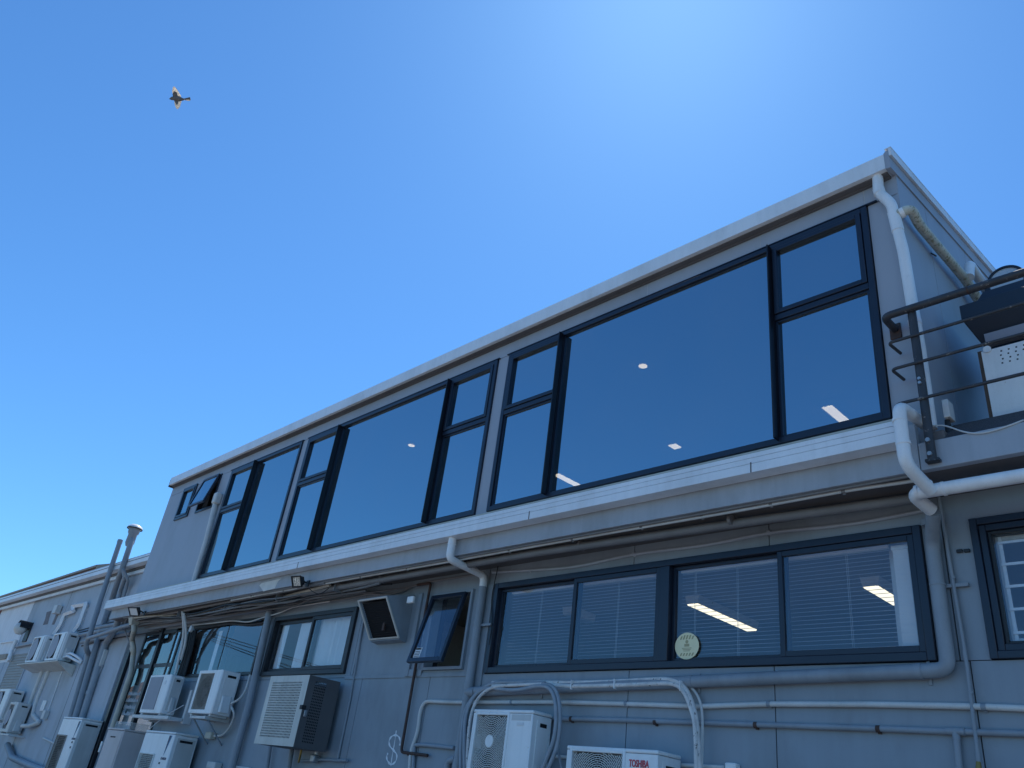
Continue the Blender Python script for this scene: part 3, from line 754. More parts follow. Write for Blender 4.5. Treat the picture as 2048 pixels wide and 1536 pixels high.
# ---- ventilation hood left of the awning sash
hx0, hx1 = -8.92, -8.30
pts = [(YL - 0.002, 3.86), (5.60, 3.76), (5.63, 3.72), (5.80, 3.24), (YL - 0.002, 3.21)]
t = thing('vent_hood', 'grey sheet-metal vent hood with a slanted dark louvred mouth', 'vent', ((hx0 + hx1) / 2, YL, 3.2))
T_ = 0.02
def quad_slab(a, b_, c, d, th):
    """thin slab through four points, thickened along its normal"""
    a, b_, c, d = map(Vector, (a, b_, c, d)); n = (b_ - a).cross(d - a).normalized() * th
    return MB().hexa([a, b_, c, d], [a + n, b_ + n, c + n, d + n])
side = [(YL - 0.002, 3.86), (5.59, 3.745), (5.89, 3.31), (YL - 0.002, 3.295)]
obj('side_plate', MB().prism(side, hx1 - 0.015, hx1, 'x'), 'wall', t)
obj('side_plate', MB().prism(side, hx0, hx0 + 0.015, 'x'), 'wall', t)
obj('top_plate', MB().prism([(YL - 0.002, 3.86), (5.59, 3.745), (5.59, 3.76), (YL - 0.002, 3.875)], hx0, hx1, 'x'), 'wall', t)
obj('bottom_plate', MB().prism([(5.89, 3.31), (YL - 0.002, 3.295), (YL - 0.002, 3.28), (5.885, 3.295)], hx0, hx1, 'x'), 'wall', t)
b = MB()
def hp(x, u, off=0.0): return (x, 5.59 + 0.30 * u - off, 3.745 - 0.435 * u)
for (u0, u1, xa, xb) in ((0, 0.035, hx0 - 0.01, hx1 + 0.01), (0.965, 1.0, hx0 - 0.01, hx1 + 0.01), (0.035, 0.965, hx0 - 0.01, hx0 + 0.014), (0.035, 0.965, hx1 - 0.014, hx1 + 0.01)):
    b.hexa([hp(xa, u1, 0.0), hp(xb, u1, 0.0), hp(xb, u1, 0.02), hp(xa, u1, 0.02)][::-1], [hp(xa, u0, 0.0), hp(xb, u0, 0.0), hp(xb, u0, 0.02), hp(xa, u0, 0.02)][::-1])
obj('rim', b, 'cage', t)
lv = None
for k in range(17):
    u = 0.07 + k * 0.054
    p = hp(0, u, -0.03)
    m_ = MB().prism([(p[1], p[2]), (p[1] + 0.05, p[2] - 0.035), (p[1] + 0.05, p[2] - 0.031), (p[1], p[2] + 0.004)], hx0 + 0.016, hx1 - 0.016, 'x')
    if lv is None: lv = obj('louvre', m_, 'dark', t); l0 = Vector(WLOC[lv.name]); p0 = p
    else: share(lv, l0 + Vector((0, p[1] - p0[1], p[2] - p0[2])), t)
obj('brace', MB().box(hx0 + 0.33, hx0 + 0.37, 5.80, 5.82, 3.40, 3.60), 'rust', t)
obj('back_plate', MB().box(hx0 + 0.016, hx1 - 0.016, 5.975, 5.985, 3.30, 3.84), 'dark', t)
o = tag(obj('junction_box', MB().box(*[v for v in (-8.087 , -7.963)], 5.74, 5.78, 3.686, 3.768), 'acwhite', bevel=0.008), 'small white junction box at the top right of the vent hood', 'box')

# ------------------------------------------------------------------ annex to the left and the red house behind it
AX1 = -17.92
AXZ = 5.30
an = thing('annex_building', 'lower grey and white annex at the far left with a pale eaves gutter', 'building', (-25, 6.3, 0))
AX0 = -30.418
b = MB().box(AX0, AX1, YL - 0.05, YL + 0.2, 0.0, AXZ)
aw_ = obj('wall', b, 'annex', an)
obj('white_painted_bay', MB().box(AX0 - 0.004, -26.767, YL - 0.062, YL - 0.051, 3.55, AXZ - 0.01), 'white', aw_)
for x in (-20.497, -22.162 - 1.2):
    obj('joint', MB().box(x, x + 0.01, YL - 0.0525, YL - 0.0502, 0.0, AXZ), 'joint', aw_)
obj('rear_wall', MB().box(AX0, AX1 + 0.5, 11.8, 12.0, 0, AXZ + 0.2), 'annex', an)
obj('end_wall', MB().box(AX0, AX0 + 0.15, YL + 0.2, 11.8, 0, AXZ + 0.1), 'annex', an)
gp = [(5.70, 5.36), (5.94, 5.36), (5.94, 5.50), (5.93, 5.50), (5.93, 5.372), (5.712, 5.372), (5.712, 5.50), (5.70, 5.50)]
GY = 0.10
def annex_run(prof, m, name, xa=-32.5, xb=-17.45, parent=an):
    """extruded with the slight skew of the annex front"""
    n = len(prof)
    vs = [(xa, y - GY, z) for y, z in prof] + [(xb, y, z) for y, z in prof]
    fs = [tuple(range(n)), tuple(range(2 * n - 1, n - 1, -1))] + [(i, i + n, (i + 1) % n + n, (i + 1) % n) for i in range(n)]
    return obj(name, MB().add(vs, fs), m, parent)
annex_run([(5.70, 5.345), (5.86, 5.345), (5.86, 5.50), (5.70, 5.50)], 'gutter', 'eaves_gutter')
annex_run([(5.695, 5.44), (5.699, 5.44), (5.699, 5.452), (5.695, 5.452)], 'soffit', 'gutter_bead')
annex_run([(5.865, 5.30), (5.965, 5.30), (5.965, 5.348), (5.865, 5.348)], 'soffit', 'soffit')
annex_run([(5.90, 5.22), (5.948, 5.22), (5.948, 5.295), (5.90, 5.295)], 'gutter', 'frieze_board')
annex_run([(5.72, 5.505), (12.2, 6.2), (12.2, 6.24), (5.72, 5.53)], 'roof', 'roof')
for pts_ in ([(88, 1228), (101, 1222), (98, 1246), (85, 1250)],):
    obj('bare_patch', MB().prism([(p[0], p[2]) for p in ((-25.077, 5.930, 4.819), (-24.636, 5.930, 4.828), (-24.587, 5.930, 4.624), (-24.499, 5.930, 4.459), (-24.953, 5.930, 4.459), (-24.944, 5.930, 4.620))], YL - 0.0535, YL - 0.0505, 'y'), 'bare', aw_)
    obj('bare_patch', MB().prism([(p[0], p[2]) for p in ((-24.063, 5.930, 4.893), (-23.816, 5.930, 4.901), (-23.862, 5.930, 4.408), (-24.097, 5.930, 4.422))], YL - 0.0535, YL - 0.0505, 'y'), 'bare', aw_)
sb = MB().box(-23.965, -23.683 , 5.80, 5.935, 4.666, 4.884)
tag(obj('meter_box', sb, 'acgrey', bevel=0.01), 'small pale grey box on the annex wall beside bare patches', 'box')
# slatted shutter below the white bay
sh0, sh1, sz1, sz0 = -26.734, -24.991, 3.731, 2.535
t = thing('slatted_shutter', 'beige slatted shutter on the annex wall under the white bay', 'shutter', ((sh0 + sh1) / 2, 5.93, sz0))
obj('frame', MB().frame(sh0 - 0.06, sh1 + 0.06, sz0 - 0.4, sz1 + 0.06, 0.06, YL - 0.075, YL - 0.051), 'annex', t)
n = 22; fs_ = None
for k in range(n):
    z = sz0 - 0.33 + k * (sz1 - sz0 + 0.36) / n
    if fs_ is None:
        fs_ = obj('slat', MB().prism([(YL - 0.055, z), (YL - 0.075, z + 0.006), (YL - 0.06, z + 0.075), (YL - 0.055, z + 0.075)], sh0 + 0.005, sh1 - 0.005, 'x'), 'shutter', t); l0 = Vector(WLOC[fs_.name]); z00 = z
    else: share(fs_, l0 + Vector((0, 0, z - z00)), t)

# house with a red wall behind the annex
hs = thing('red_house', 'house with red cladding and a thin tan roof edge rising behind the annex', 'house', (-38, 10, 0))
HXR = -27.984
obj('wall', MB().box(-52, HXR - 0.5, 8.0, 14, 0, 6.72), 'red', hs)
obj('eaves_soffit', MB().box(-53, HXR, 7.6, 8.0, 6.78, 6.80), 'red', hs)
obj('roof', MB().prism([(7.5, 6.86), (7.5, 6.93), (11, 8.3), (14.6, 6.93), (14.6, 6.86)], -53, HXR, 'x'), 'tile', hs)
obj('barge_board', MB().prism([(7.52, 6.74), (7.52, 6.93), (11, 8.3), (14.6, 6.93), (14.6, 6.74), (11, 8.1)], HXR + 0.002, HXR + 0.04, 'x'), 'tile', hs)
obj('red_fascia', MB().box(-53, HXR - 0.02, 7.56, 7.598, 6.72, 6.85), 'red', hs)
hs2 = thing('rust_red_shed', 'rust red shed wall at the far left edge beyond the white bay', 'building', (-33, 6.5, 0))
obj('wall', MB().box(-40, -31.728, 6.3, 9, 0, 5.2), 'red', hs2)
obj('roof', MB().box(-40.2, -31.728 + 0.05, 6.1, 9.2, 5.21, 5.3), 'tile', hs2)
sh3 = thing('low_shed', 'low grey shed with a tan top beside the slatted shutter', 'building', (-29, 5.5, 0))
obj('wall', MB().box(-34, -27.116 - 0.25, 5.94, 6.0, 0, 3.633), 'annex', sh3)
obj('capping', MB().box(-34, -27.116 - 0.2, 5.9, 6.02, 3.633 + 0.001, 3.721 + 0.06), 'tile', sh3)

# ------------------------------------------------------------------ roof terrace at the right: railing, cowl, panel, duct
t = thing('roof_railing', 'dark chipped tubular railing on the flat roof edge at the right', 'railing', (-1.0, 5.42, 4.27))
ry = 5.38
zt = 5.353
obj('top_rail', MB().tube([(-1.955, 5.60, zt - 0.005), (-1.955, ry, zt), (3.0, ry, zt)], 0.03, 14, 0.06), 'rail', t)
obj('flange', MB().box(-2.0, -1.91, 5.585, 5.599, zt - 0.09, zt + 0.05), 'rust', t, bevel=0.01)
for z in (5.108, 4.872, 4.573):
    obj('rail', MB().tube([(-1.93, 5.57, z), (-1.945, ry, z), (3.0, ry, z)], 0.0125, 10, 0.045), 'rail', t)
xp = -1.758
obj('post', MB().tube([(xp, 5.415, zt), (xp, 5.415, 4.085)], 0.031, 14), 'rail', t)
obj('post', MB().tube([(1.0, 5.415, zt), (1.0, 5.415, 4.085)], 0.031, 14), 'rail', t)
obj('post_foot', MB().box(xp - 0.045, xp + 0.045, 5.40, 5.458, 4.09, 4.11), 'rail', t)
for z in (4.135, 4.24, 4.70, 4.735):
    obj('bolt', MB().tube([(xp, 5.385, z), (xp, 5.368, z)], 0.016 if z < 4.5 else 0.012, 8), 'steel', t)
for k, x in enumerate((-1.35, -0.4, 0.4)):
    obj('joint_ring', MB().tube([(x, ry, zt), (x + 0.012, ry, zt)], 0.0315, 14), 'rust', t)

t = thing('roof_cowl', 'dark navy angular exhaust cowl on the flat roof behind the railing', 'vent', (-0.9, 6.4, 4.26))
hx0_, hx1_ = -1.584, 1.6
HZ = lambda y, z: z
# sloped hood profile in y/z: wide at the top, tapering down to the fan housing
top = [(hx0_, 6.00), (hx1_, 6.00), (hx1_, 7.2), (hx0_, 7.2)]
zt0, zt1 = 5.663, 5.527
xi = -1.504
b = MB().hexa([(hx0_, 6.0, zt1), (hx1_, 6.0, zt1), (hx1_, 7.2, zt1), (hx0_, 7.2, zt1)], [(hx0_, 6.0, zt0), (hx1_, 6.0, zt0), (hx1_, 7.2, zt0), (hx0_, 7.2, zt0)])
obj('hood_rim', b, 'hood', t, bevel=0.006)
zb = 5.342
b = MB().hexa([(xi, 6.15, zb), (hx1_ - 0.1, 6.15, zb), (hx1_ - 0.1, 7.0, zb), (xi, 7.0, zb)], [(hx0_ + 0.01, 6.01, zt1 - 0.001), (hx1_ - 0.01, 6.01, zt1 - 0.001), (hx1_ - 0.01, 7.19, zt1 - 0.001), (hx0_ + 0.01, 7.19, zt1 - 0.001)])
obj('hood_skirt', b, 'hood', t)
obj('filter_strip', MB().prism([(6.055, zt1 - 0.17), (6.10, zt1 - 0.26), (6.05, zt1 - 0.26), (6.03, zt1 - 0.17)], xi + 0.05, hx1_ - 0.15, 'x'), 'acmesh', t)
obj('housing', MB().box(xi + 0.02, hx1_ - 0.12, 6.2, 7.0, 4.262, zb - 0.001), 'hood', t)
xr_ = -1.480
obj('upper_block', MB().hexa([(xr_, 6.05, zt0 + 0.001), (hx1_ - 0.05, 6.05, zt0 + 0.001), (hx1_ - 0.05, 7.1, zt0 + 0.001), (xr_, 7.1, zt0 + 0.001)], [(xr_ + 0.06, 6.1, zt0 + 0.13), (hx1_ - 0.1, 6.1, zt0 + 0.13), (hx1_ - 0.1, 7.05, zt0 + 0.13), (xr_ + 0.06, 7.05, zt0 + 0.13)]), 'hood', t)
obj('stay', MB().hexa([(xr_ + 0.02, 6.3, zt0 + 0.1), (xr_ + 0.12, 6.3, zt0 + 0.1), (xr_ + 0.12, 6.36, zt0 + 0.1), (xr_ + 0.02, 6.36, zt0 + 0.1)], [(xr_ + 0.03, 6.3, zt0 + 0.32), (xr_ + 0.06, 6.3, zt0 + 0.32), (xr_ + 0.06, 6.36, zt0 + 0.32), (xr_ + 0.03, 6.36, zt0 + 0.32)]), 'hood', t)
dc = (-1.455, 7.150, 6.555)
t = thing('round_duct', 'round blue-grey metal duct drum standing behind the dark cowl', 'duct', (dc[0], 7.4, 4.26))
obj('drum', MB().tube([(dc[0], 7.15, dc[2]), (dc[0], 7.75, dc[2])], 0.15, 32), 'galv', t)
obj('rim', MB().ring((dc[0], 7.135, dc[2]), 0.155, 0.02, 0.03), 'hood', t)
obj('leg', MB().box(dc[0] - 0.12, dc[0] - 0.09, 7.4, 7.44, 4.262, dc[2] - 0.10), 'hood', t)
obj('leg', MB().box(dc[0] + 0.09, dc[0] + 0.12, 7.4, 7.44, 4.262, dc[2] - 0.10), 'hood', t)

py0 = 5.86
pb = MB()
px0, px1, pz0, pz1 = -1.453, 1.2, 4.262, 5.106
t = thing('perforated_panel', 'pale sheet panel with rows of small holes under the dark cowl', 'panel', (-0.2, 5.88, 4.262))
# front sheet with real holes: a band of cells, each a square ring round a hole
hx_s, hz_s, nx_, nz_ = px0 + 0.10, pz1 - 0.155, 22, 4
cw, ch = 0.05, 0.034
b = MB()
for r in subtract((px0, px1, pz0, pz1), [(hx_s, hx_s + nx_ * cw, hz_s, hz_s + nz_ * ch)]): b.box(r[0], r[1], py0, py0 + 0.003, r[2], r[3])
for i in range(nx_):
    for j in range(nz_):
        cx, cz = hx_s + (i + 0.5) * cw, hz_s + (j + 0.5) * ch
        if j % 2: cx += 0.008
        o_ = [(hx_s + i * cw, hz_s + j * ch), (hx_s + (i + 1) * cw, hz_s + j * ch), (hx_s + (i + 1) * cw, hz_s + (j + 1) * ch), (hx_s + i * cw, hz_s + (j + 1) * ch)]
        i_ = [(cx - 0.006, cz - 0.006), (cx + 0.006, cz - 0.006), (cx + 0.006, cz + 0.006), (cx - 0.006, cz + 0.006)]
        b.add([(x, py0 + 0.001, z) for x, z in o_ + i_], [(0, 1, 5, 4), (1, 2, 6, 5), (2, 3, 7, 6), (3, 0, 4, 7)])
obj('sheet', b, 'acwhite', t)
obj('backing', MB().box(px0 + 0.012, px1, py0 + 0.02, py0 + 0.03, pz0, pz1 - 0.01), 'dark', t)
obj('timber_post', MB().box(px0 - 0.03, px0 + 0.0, py0 + 0.02, py0 + 0.07, pz0, pz1 + 0.02), 'timber', t)
obj('fixing', MB().disc((px0 + 0.045, py0 - 0.012, pz1 + 0.005), 0.028, 'y', 16, 0.01), 'acwhite', t)

bx_ = (-1.682, 5.620, 4.563)
t = thing('switch_box', 'small grey switch box on a stub by the roof edge near the railing post', 'box', (bx_[0], 5.62, 4.3))
obj('body', MB().box(-1.687, -1.644, 5.55, 5.66, 4.470, 4.616), 'acgrey', t, bevel=0.006)
obj('gland', MB().tube([(-1.682, 5.6, 4.470), (-1.682, 5.6, 4.33)], [0.018, 0.03], 10), 'black', t)
tag(obj('brick_block', MB().box(-1.766, -1.682, 5.50, 5.60, 4.27, 4.36), 'soffit', bevel=0.012), 'rough grey block lying on the roof edge by the railing post', 'block')
tag(obj('roof_cable', MB().tube([(-1.764, 5.500, 4.402), (-1.671, 5.500, 4.386), (-1.552, 5.450, 4.280), (-1.448, 5.450, 4.239), (-1.324, 5.450, 4.246), (-1.180, 5.460, 4.280)], 0.006, 6, 0.08), 'acgrey'), 'thin pale cable drooping along the roof edge at the right', 'cable')

# ------------------------------------------------------------------ downpipes and pipe runs
# upper right corner: white downpipe from the roof gutter, with a stained branch along the side wall
pts = [(-1.919, 5.535, 6.946), (-1.930, 5.535, 6.746), (-1.836, 5.535, 6.562), (-1.828, 5.540, 6.383), (-1.800, 5.545, 6.051), (-1.781, 5.545, 5.119), (-1.781, 5.545, 4.401)]
o = pipe('downpipe', 'white downpipe dropping from the roof gutter past the upper right corner', pts, 0.045, 'pvc', 0.06,
     collars=(((-1.926, 5.535, 6.785), (-1.919, 5.535, 6.722)), ((-1.831, 5.538, 6.466), (-1.818, 5.541, 6.281)), ((-1.818, 5.541, 6.281), (-1.817, 5.541, 6.253)), ((-1.788, 5.545, 5.352), (-1.786, 5.545, 5.305))), cat='downpipe')
obj('bracket', MB().ring((-1.813, 5.560, 6.253), 0.014, 0.009, 0.01, 14), 'pvc', o)
obj('bracket', MB().ring((-1.794, 5.560, 4.930), 0.014, 0.009, 0.01, 14), 'pvc', o)
bx0 = (-1.814, 5.540, 6.431)
pe = (-1.700, 6.776, 6.458)
o = pipe('branch_pipe', 'lichen-stained branch pipe sloping along the side wall into the white downpipe', [bx0, (-1.699, 5.570, 6.468), (-1.72, 5.78, (-1.695, 5.600, 6.465)[2] - 0.02), pe, (pe[0], pe[1] + 1.5, pe[2] - 0.25)], 0.042, 'pvcdirty', 0.07)
obj('collar', MB().tube([(-1.785, 5.550, 6.434), (-1.753, 5.555, 6.442)], 0.047, 14), 'pvc', o)
obj('hook', MB().tube([(-1.790, 6.221, 6.450), (-1.730, 6.137, 6.334)], 0.006, 6), 'black', o)
q0, q1 = (-1.660, 6.754, 6.445), (-1.660, 7.005, 6.687)
pipe('stub_pipe', 'short white elbow pipe rising beside the stained branch pipe', [q0, (q0[0], q0[1] + 0.1, q0[2] + 0.22), (q0[0], q0[1] + 0.6, q0[2] + 0.15)], 0.045, 'pvc', 0.06)

# right: looping white pipe round the gutter end, long white pipe under the beam
pts = [(-1.841, 5.600, 4.481), (-1.870, 5.225, 4.471), (-1.871, 5.225, 4.242), (-1.871, 5.225, 4.021), (-1.813, 5.470, 3.901)]
o = pipe('downpipe', 'white pipe looping over the gutter end and slanting back under the beam', pts, 0.046, 'pvc', 0.085,
     collars=(((-1.874, 5.225, 4.368), (-1.873, 5.225, 4.348)), ((-1.870, 5.225, 4.184), (-1.869, 5.225, 4.164)), ((-1.829, 5.420, 3.934), (-1.824, 5.430, 3.925))), cat='downpipe')
hz = 3.916
xE = -1.956
o = pipe('horizontal_pipe', 'thick white pipe running right under the beam from the elbow', [(3.0, 5.5, hz - 0.01), (xE, 5.5, hz), (xE + 0.05, 5.7, hz - 0.06)], 0.047, 'pvc', 0.08,
     collars=(((-1.923, 5.500, 3.920), (-1.902, 5.500, 3.920)), ((-1.748, 5.500, 3.914), (-1.731, 5.500, 3.915))))
xg = -2.010
lz = 2.746
o = pipe('waste_pipe', 'grey painted pipe down the right of the blind window then left below it', [(xE + 0.055, 5.72, hz - 0.07), (xg, 5.94, hz - 0.22), (xg, 5.94, 2.812), (-6.852, 5.94, 2.689)], 0.05, 'greypipe', 0.085,
     collars=(((xg, 5.94, 3.875), (xg, 5.94, 3.829)), ((xg, 5.94, 3.40), (xg, 5.94, 3.385))))
LA, LB = Vector((xg, 5.94, 2.812)), Vector((-6.852, 5.94, 2.689))
for u in (0.035, 0.42, 0.80):
    c_ = LA + (LB - LA) * u
    obj('collar', MB().tube([c_, c_ + (LB - LA).normalized() * 0.05], 0.054, 14), 'greypipe', o)
    obj('clip', MB().box(c_.x + 0.012, c_.x + 0.034, 5.986, 5.9985, c_.z - 0.085, c_.z + 0.075), 'greypipe', o, bevel=0.004)
obj('bracket', MB().box(xg + 0.04, xg + 0.19, 5.965, 5.998, 3.375, 3.40), 'greypipe', o)

# downpipe left of the big blind window: white swan-neck, grey below
xd = -6.915
zsplit = 3.809
xf = -6.923
pipe('downpipe_neck', 'white swan-neck pipe dropping from the gutter back to the lower wall', [(xf, 5.385, 4.243), (xf, 5.385, 4.002), (xd, 5.925, 3.961), (xd, 5.93, zsplit)], 0.045, 'pvc', 0.07,
     collars=(((xf, 5.385, 4.18), (xf, 5.385, 4.17)),), cat='downpipe')
o = pipe('downpipe', 'grey downpipe between the open awning window and the blind window', [(xd, 5.93, zsplit + 0.02), (xd, 5.93, 1.98), (xd - 0.0, 5.93, 0.12)], 0.048, 'greypipe', 0, 
     collars=(((xd, 5.93, 3.40), (xd, 5.93, 3.385)), ((xd, 5.93, 2.775), (xd, 5.93, 2.703)), ((xd, 5.93, 2.632), (xd, 5.93, 2.591)), ((xd, 5.93, 1.992), (xd, 5.93, 1.85))), cat='downpipe')
obj('bracket', MB().box(xd + 0.04, xd + 0.20, 5.94, 5.985, 3.385, 3.41), 'greypipe', o)
obj('tee', MB().tube([(xd, 5.93, 2.677), (xd + 0.12, 5.935, 2.682)], 0.054, 14), 'greypipe', o)
obj('side_branch', MB().tube([(xd - 0.04, 5.93, 2.024), (xd - 0.18, 5.95, 1.991), (xd - 0.2, 5.95, 1.6)], 0.035, 12, 0.05), 'greypipe', o)

# conduits hung under the overhang along the whole front
zc = 4.035
pts = [(-1.93, 5.56, zc)] + [(x, 5.53, zc + 0.004 * math.sin(x * 2.1)) for x in (-2.4, -3.4, -4.6, -5.8, -7.2, -8.6, -10, -11.4, -12.6)]
o = pipe('conduit', 'pale conduit clipped under the beam along the whole front', pts, 0.014, 'conduit', 0.15, cat='conduit',
     clips=[(x, 5.53, zc + 0.003) for x in (-2.45, -3.05, -3.7, -4.35, -5.2, -6.1, -7.0, -7.9, -8.9, -9.9, -10.9, -11.9)], clipmat='darkpipe', seg=8)
pipe('conduit', 'darker second conduit tucked behind the pale one under the beam', [(-1.95, 5.50, 4.05), (-4.5, 5.50, 4.047), (-9, 5.50, 4.045), (-12.4, 5.50, 4.05), (-17.3, 5.50, 4.045)], 0.012, 'darkpipe', 0.2, cat='conduit', seg=8)
zp = 4.0
pipe('soffit_pipe', 'thick grey pipe slung under the overhang above the blind window', [(-1.99, 5.80, 4.00), (-3.4, 5.70, 3.995), (-6.0, 5.64, 4.01), (-9.2, 5.65, 4.0), (-10.6, 5.68, 4.0)], 0.040, 'darkpipe', 0.3,
     clips=[(x, 5.66, 4.02) for x in (-3.5, -5.2, -6.9, -8.6)])
pts = [(-1.98, 5.975, 4.019)] 
o = pipe('wall_cable', 'thin cable sagging along the wall just under the thick soffit pipe', [(-2.245, 5.950, 4.029), (-2.637, 5.950, 4.054), (-3.204, 5.950, 4.057), (-3.588, 5.950, 4.070), (-4.112, 5.950, 4.062), (-4.754, 5.950, 4.101), (-5.759, 5.950, 4.083), (-6.697, 5.950, 4.081)], 0.007, 'darkpipe', 0.3, cat='cable', seg=6)
o = pipe('wall_conduit', 'pair of flat cables wandering along the wall above the blind window', [(-2.063, 5.985, 3.971), (-2.621, 5.985, 3.945), (-3.320, 5.985, 3.987), (-3.918, 5.985, 3.951), (-4.804, 5.985, 3.976), (-5.556, 5.985, 3.923), (-6.847, 5.985, 4.007)], 0.015, 'annex', 0.3, cat='cable', seg=8,
     clips=[(-3.329, 5.985, 3.989), (-4.786, 5.985, 3.973), (-6.226, 5.985, 3.964)])
pipe('wall_conduit', 'bent pale conduit along the wall above the vent hood', [(-7.053, 5.975, 4.008), (-7.672, 5.975, 4.010), (-8.097, 5.975, 4.008), (-8.350, 5.975, 3.987), (-8.540, 5.970, 3.931), (-8.923, 5.970, 3.918), (-9.290, 5.970, 3.970), (-9.771, 5.970, 3.948), (-10.424, 5.970, 3.944), (-10.986, 5.970, 3.943)], 0.014, 'darkpipe', 0.12, cat='conduit', seg=8)
pipe('wall_conduit', 'short parallel conduit above the vent hood', [(-8.173, 5.960, 3.979), (-8.594, 5.960, 3.973), (-9.160, 5.960, 3.977), (-9.904, 5.960, 3.999), (-10.930, 5.960, 4.012)], 0.010, 'darkpipe', 0.1, cat='conduit', seg=8)
pipe('loose_cable', 'thin black cable hanging beside the grey downpipe', [(-6.724, 5.960, 4.163), (-6.757, 5.960, 3.903), (-6.779, 5.960, 3.676), (-6.702, 5.960, 3.419), (-6.721, 5.970, 3.179)], 0.005, 'cable', 0.15, cat='cable', seg=6)
# left stretch: tangled conduits under the overhang
for k, (lab, m, r, pp) in enumerate((
    ('lighter conduit of the tangle under the overhang left of the floodlight', 'cream', 0.022, [(-9.747, 5.597, 4.030), (-10.495, 5.650, 4.020), (-11.914, 5.774, 4.020), (-13.689, 5.865, 4.020), (-14.974, 5.790, 4.020), (-16.134, 5.587, 4.030), (-16.951, 5.525, 4.030)]),
    ('upper dark conduit of the tangle left of the floodlight', 'darkpipe', 0.024, [(-9.741, 5.508, 4.040), (-11.074, 5.560, 4.040), (-13.151, 5.597, 4.040), (-15.139, 5.659, 4.045), (-16.623, 5.676, 4.045)]),
    ('wavy dark cable in the middle of the tangle under the overhang', 'cable', 0.012, [(-10.293, 5.800, 3.948), (-11.440, 5.800, 3.935), (-12.410, 5.800, 3.929), (-13.704, 5.800, 3.954), (-14.726, 5.800, 3.952), (-16.620, 5.800, 3.977)]),
    ('slack dark cable at the bottom of the tangle under the overhang', 'darkpipe', 0.014, [(-9.721, 5.850, 3.955), (-10.930, 5.850, 3.939), (-11.860, 5.850, 3.964), (-12.852, 5.850, 3.924), (-14.393, 5.850, 3.924), (-15.944, 5.850, 3.910), (-16.944, 5.850, 3.910)]),
    ('pale slack cable looping over the dark left window', 'conduit', 0.011, [(-10.253, 5.950, 3.933), (-11.075, 5.940, 3.928), (-11.350, 5.930, 3.915), (-11.628, 5.930, 3.858), (-12.172, 5.930, 3.825), (-12.598, 5.930, 3.772), (-13.232, 5.930, 3.844), (-14.100, 5.930, 3.846), (-14.842, 5.930, 3.864)]),
    ('dark cable behind the pale slack cable over the left window', 'cable', 0.016, [(-12.101, 5.960, 3.749), (-12.600, 5.960, 3.739), (-13.362, 5.960, 3.809), (-14.127, 5.960, 3.794), (-14.624, 5.960, 3.769), (-15.044, 5.960, 3.612), (-14.961, 5.960, 3.170)]))):
    pipe('slack_cable', lab, pp, r, m, 0.2, cat='cable', seg=8)
t = thing('cable_bundle', 'sagging bundle of tied dark cables under the overhang above the left windows', 'cables', (-13, 5.7, 3.9))
random.seed(21)
for k in range(9):
    y0_, z0_ = random.uniform(5.58, 5.84), random.uniform(3.955, 4.04)
    pts_ = []
    n_ = 15
    for i in range(n_):
        x = -8.4 - i * 0.62 - random.uniform(0, 0.2)
        pts_.append((x, y0_ + 0.05 * math.sin(i * 0.7 + k) + random.uniform(-0.02, 0.02), z0_ - 0.035 * abs(math.sin(i * 0.9 + k * 1.7)) - (0.03 if 3 < i < 12 else 0)))
    obj('cable', MB().tube(pts_[k % 3:], random.choice((0.010, 0.013, 0.016)), 7, 0.2), ('cable', 'darkpipe', 'darkpipe', 'cable', 'soffit')[k % 5], t)
for x in (-9.6, -11.2, -12.9, -14.8):
    obj('cable_tie', MB().box(x, x + 0.008, 5.58, 5.80, 3.93, 4.055), 'darkpipe', t)
# horizontal waste pipe turning down beside the curtained window
xv = -11.963
zv = 3.965
xq = -11.831
pipe('waste_pipe', 'thick grey pipe turning down left of the curtained window to the ground', [(-16.823, 5.900, 3.924), (xv, 5.92, 3.977), (xq, 5.92, 2.6), (xq, 5.92, 0.12)], 0.055, 'greypipe', 0.09,
     collars=(((xv, 5.92, 3.86), (xv, 5.92, 3.83)), ((xq, 5.92, 2.413), (xq, 5.92, 2.329))))

# cream downpipe with hopper at the left end of the overhang
hxp = -16.922
xh = -17.022
t = pipe('downpipe', 'cream downpipe with a square hopper head left of the tall narrow lights', [(-16.941, 5.600, 3.979), (-16.817, 5.620, 3.791), (-17.292, 5.800, 3.680), (-17.165, 5.860, 3.493), (-17.224, 5.900, 3.387), (xh, 5.90, 3.071), (xh, 5.90, 0.12)], 0.050, 'cream', 0.07, cat='downpipe',
     collars=(((-17.287, 5.860, 3.536), (-17.184, 5.870, 3.457)), ))
hz_ = 3.979
obj('hopper', MB().hexa([(hxp - 0.06, 5.54, hz_ - 0.08), (hxp + 0.06, 5.54, hz_ - 0.08), (hxp + 0.06, 5.66, hz_ - 0.08), (hxp - 0.06, 5.66, hz_ - 0.08)], [(hxp - 0.12, 5.50, hz_ + 0.06), (hxp + 0.12, 5.50, hz_ + 0.06), (hxp + 0.12, 5.72, hz_ + 0.06), (hxp - 0.12, 5.72, hz_ + 0.06)]), 'cream', t, bevel=0.006)
pipe('thin_hose', 'thin curved grey hose hooked left of the hopper head', [(-16.852, 5.600, 4.081), (-17.465, 5.600, 4.071), (-17.695, 5.700, 3.917), (-17.600, 5.800, 3.744), (-17.500, 5.900, 3.563)], 0.012, 'greypipe', 0.12, cat='hose', seg=8)
# black bar standing in for the shaded gap beside the cream downpipe
ds = -17.599
o = tag(obj('cover_or_gap_strip', MB().box(ds - 0.11, ds + 0.02, 5.93, 5.998, 0.12, 3.535), 'fin', bevel=0.006), 'black vertical bar standing in for the shaded gap left of the cream downpipe', 'strip')
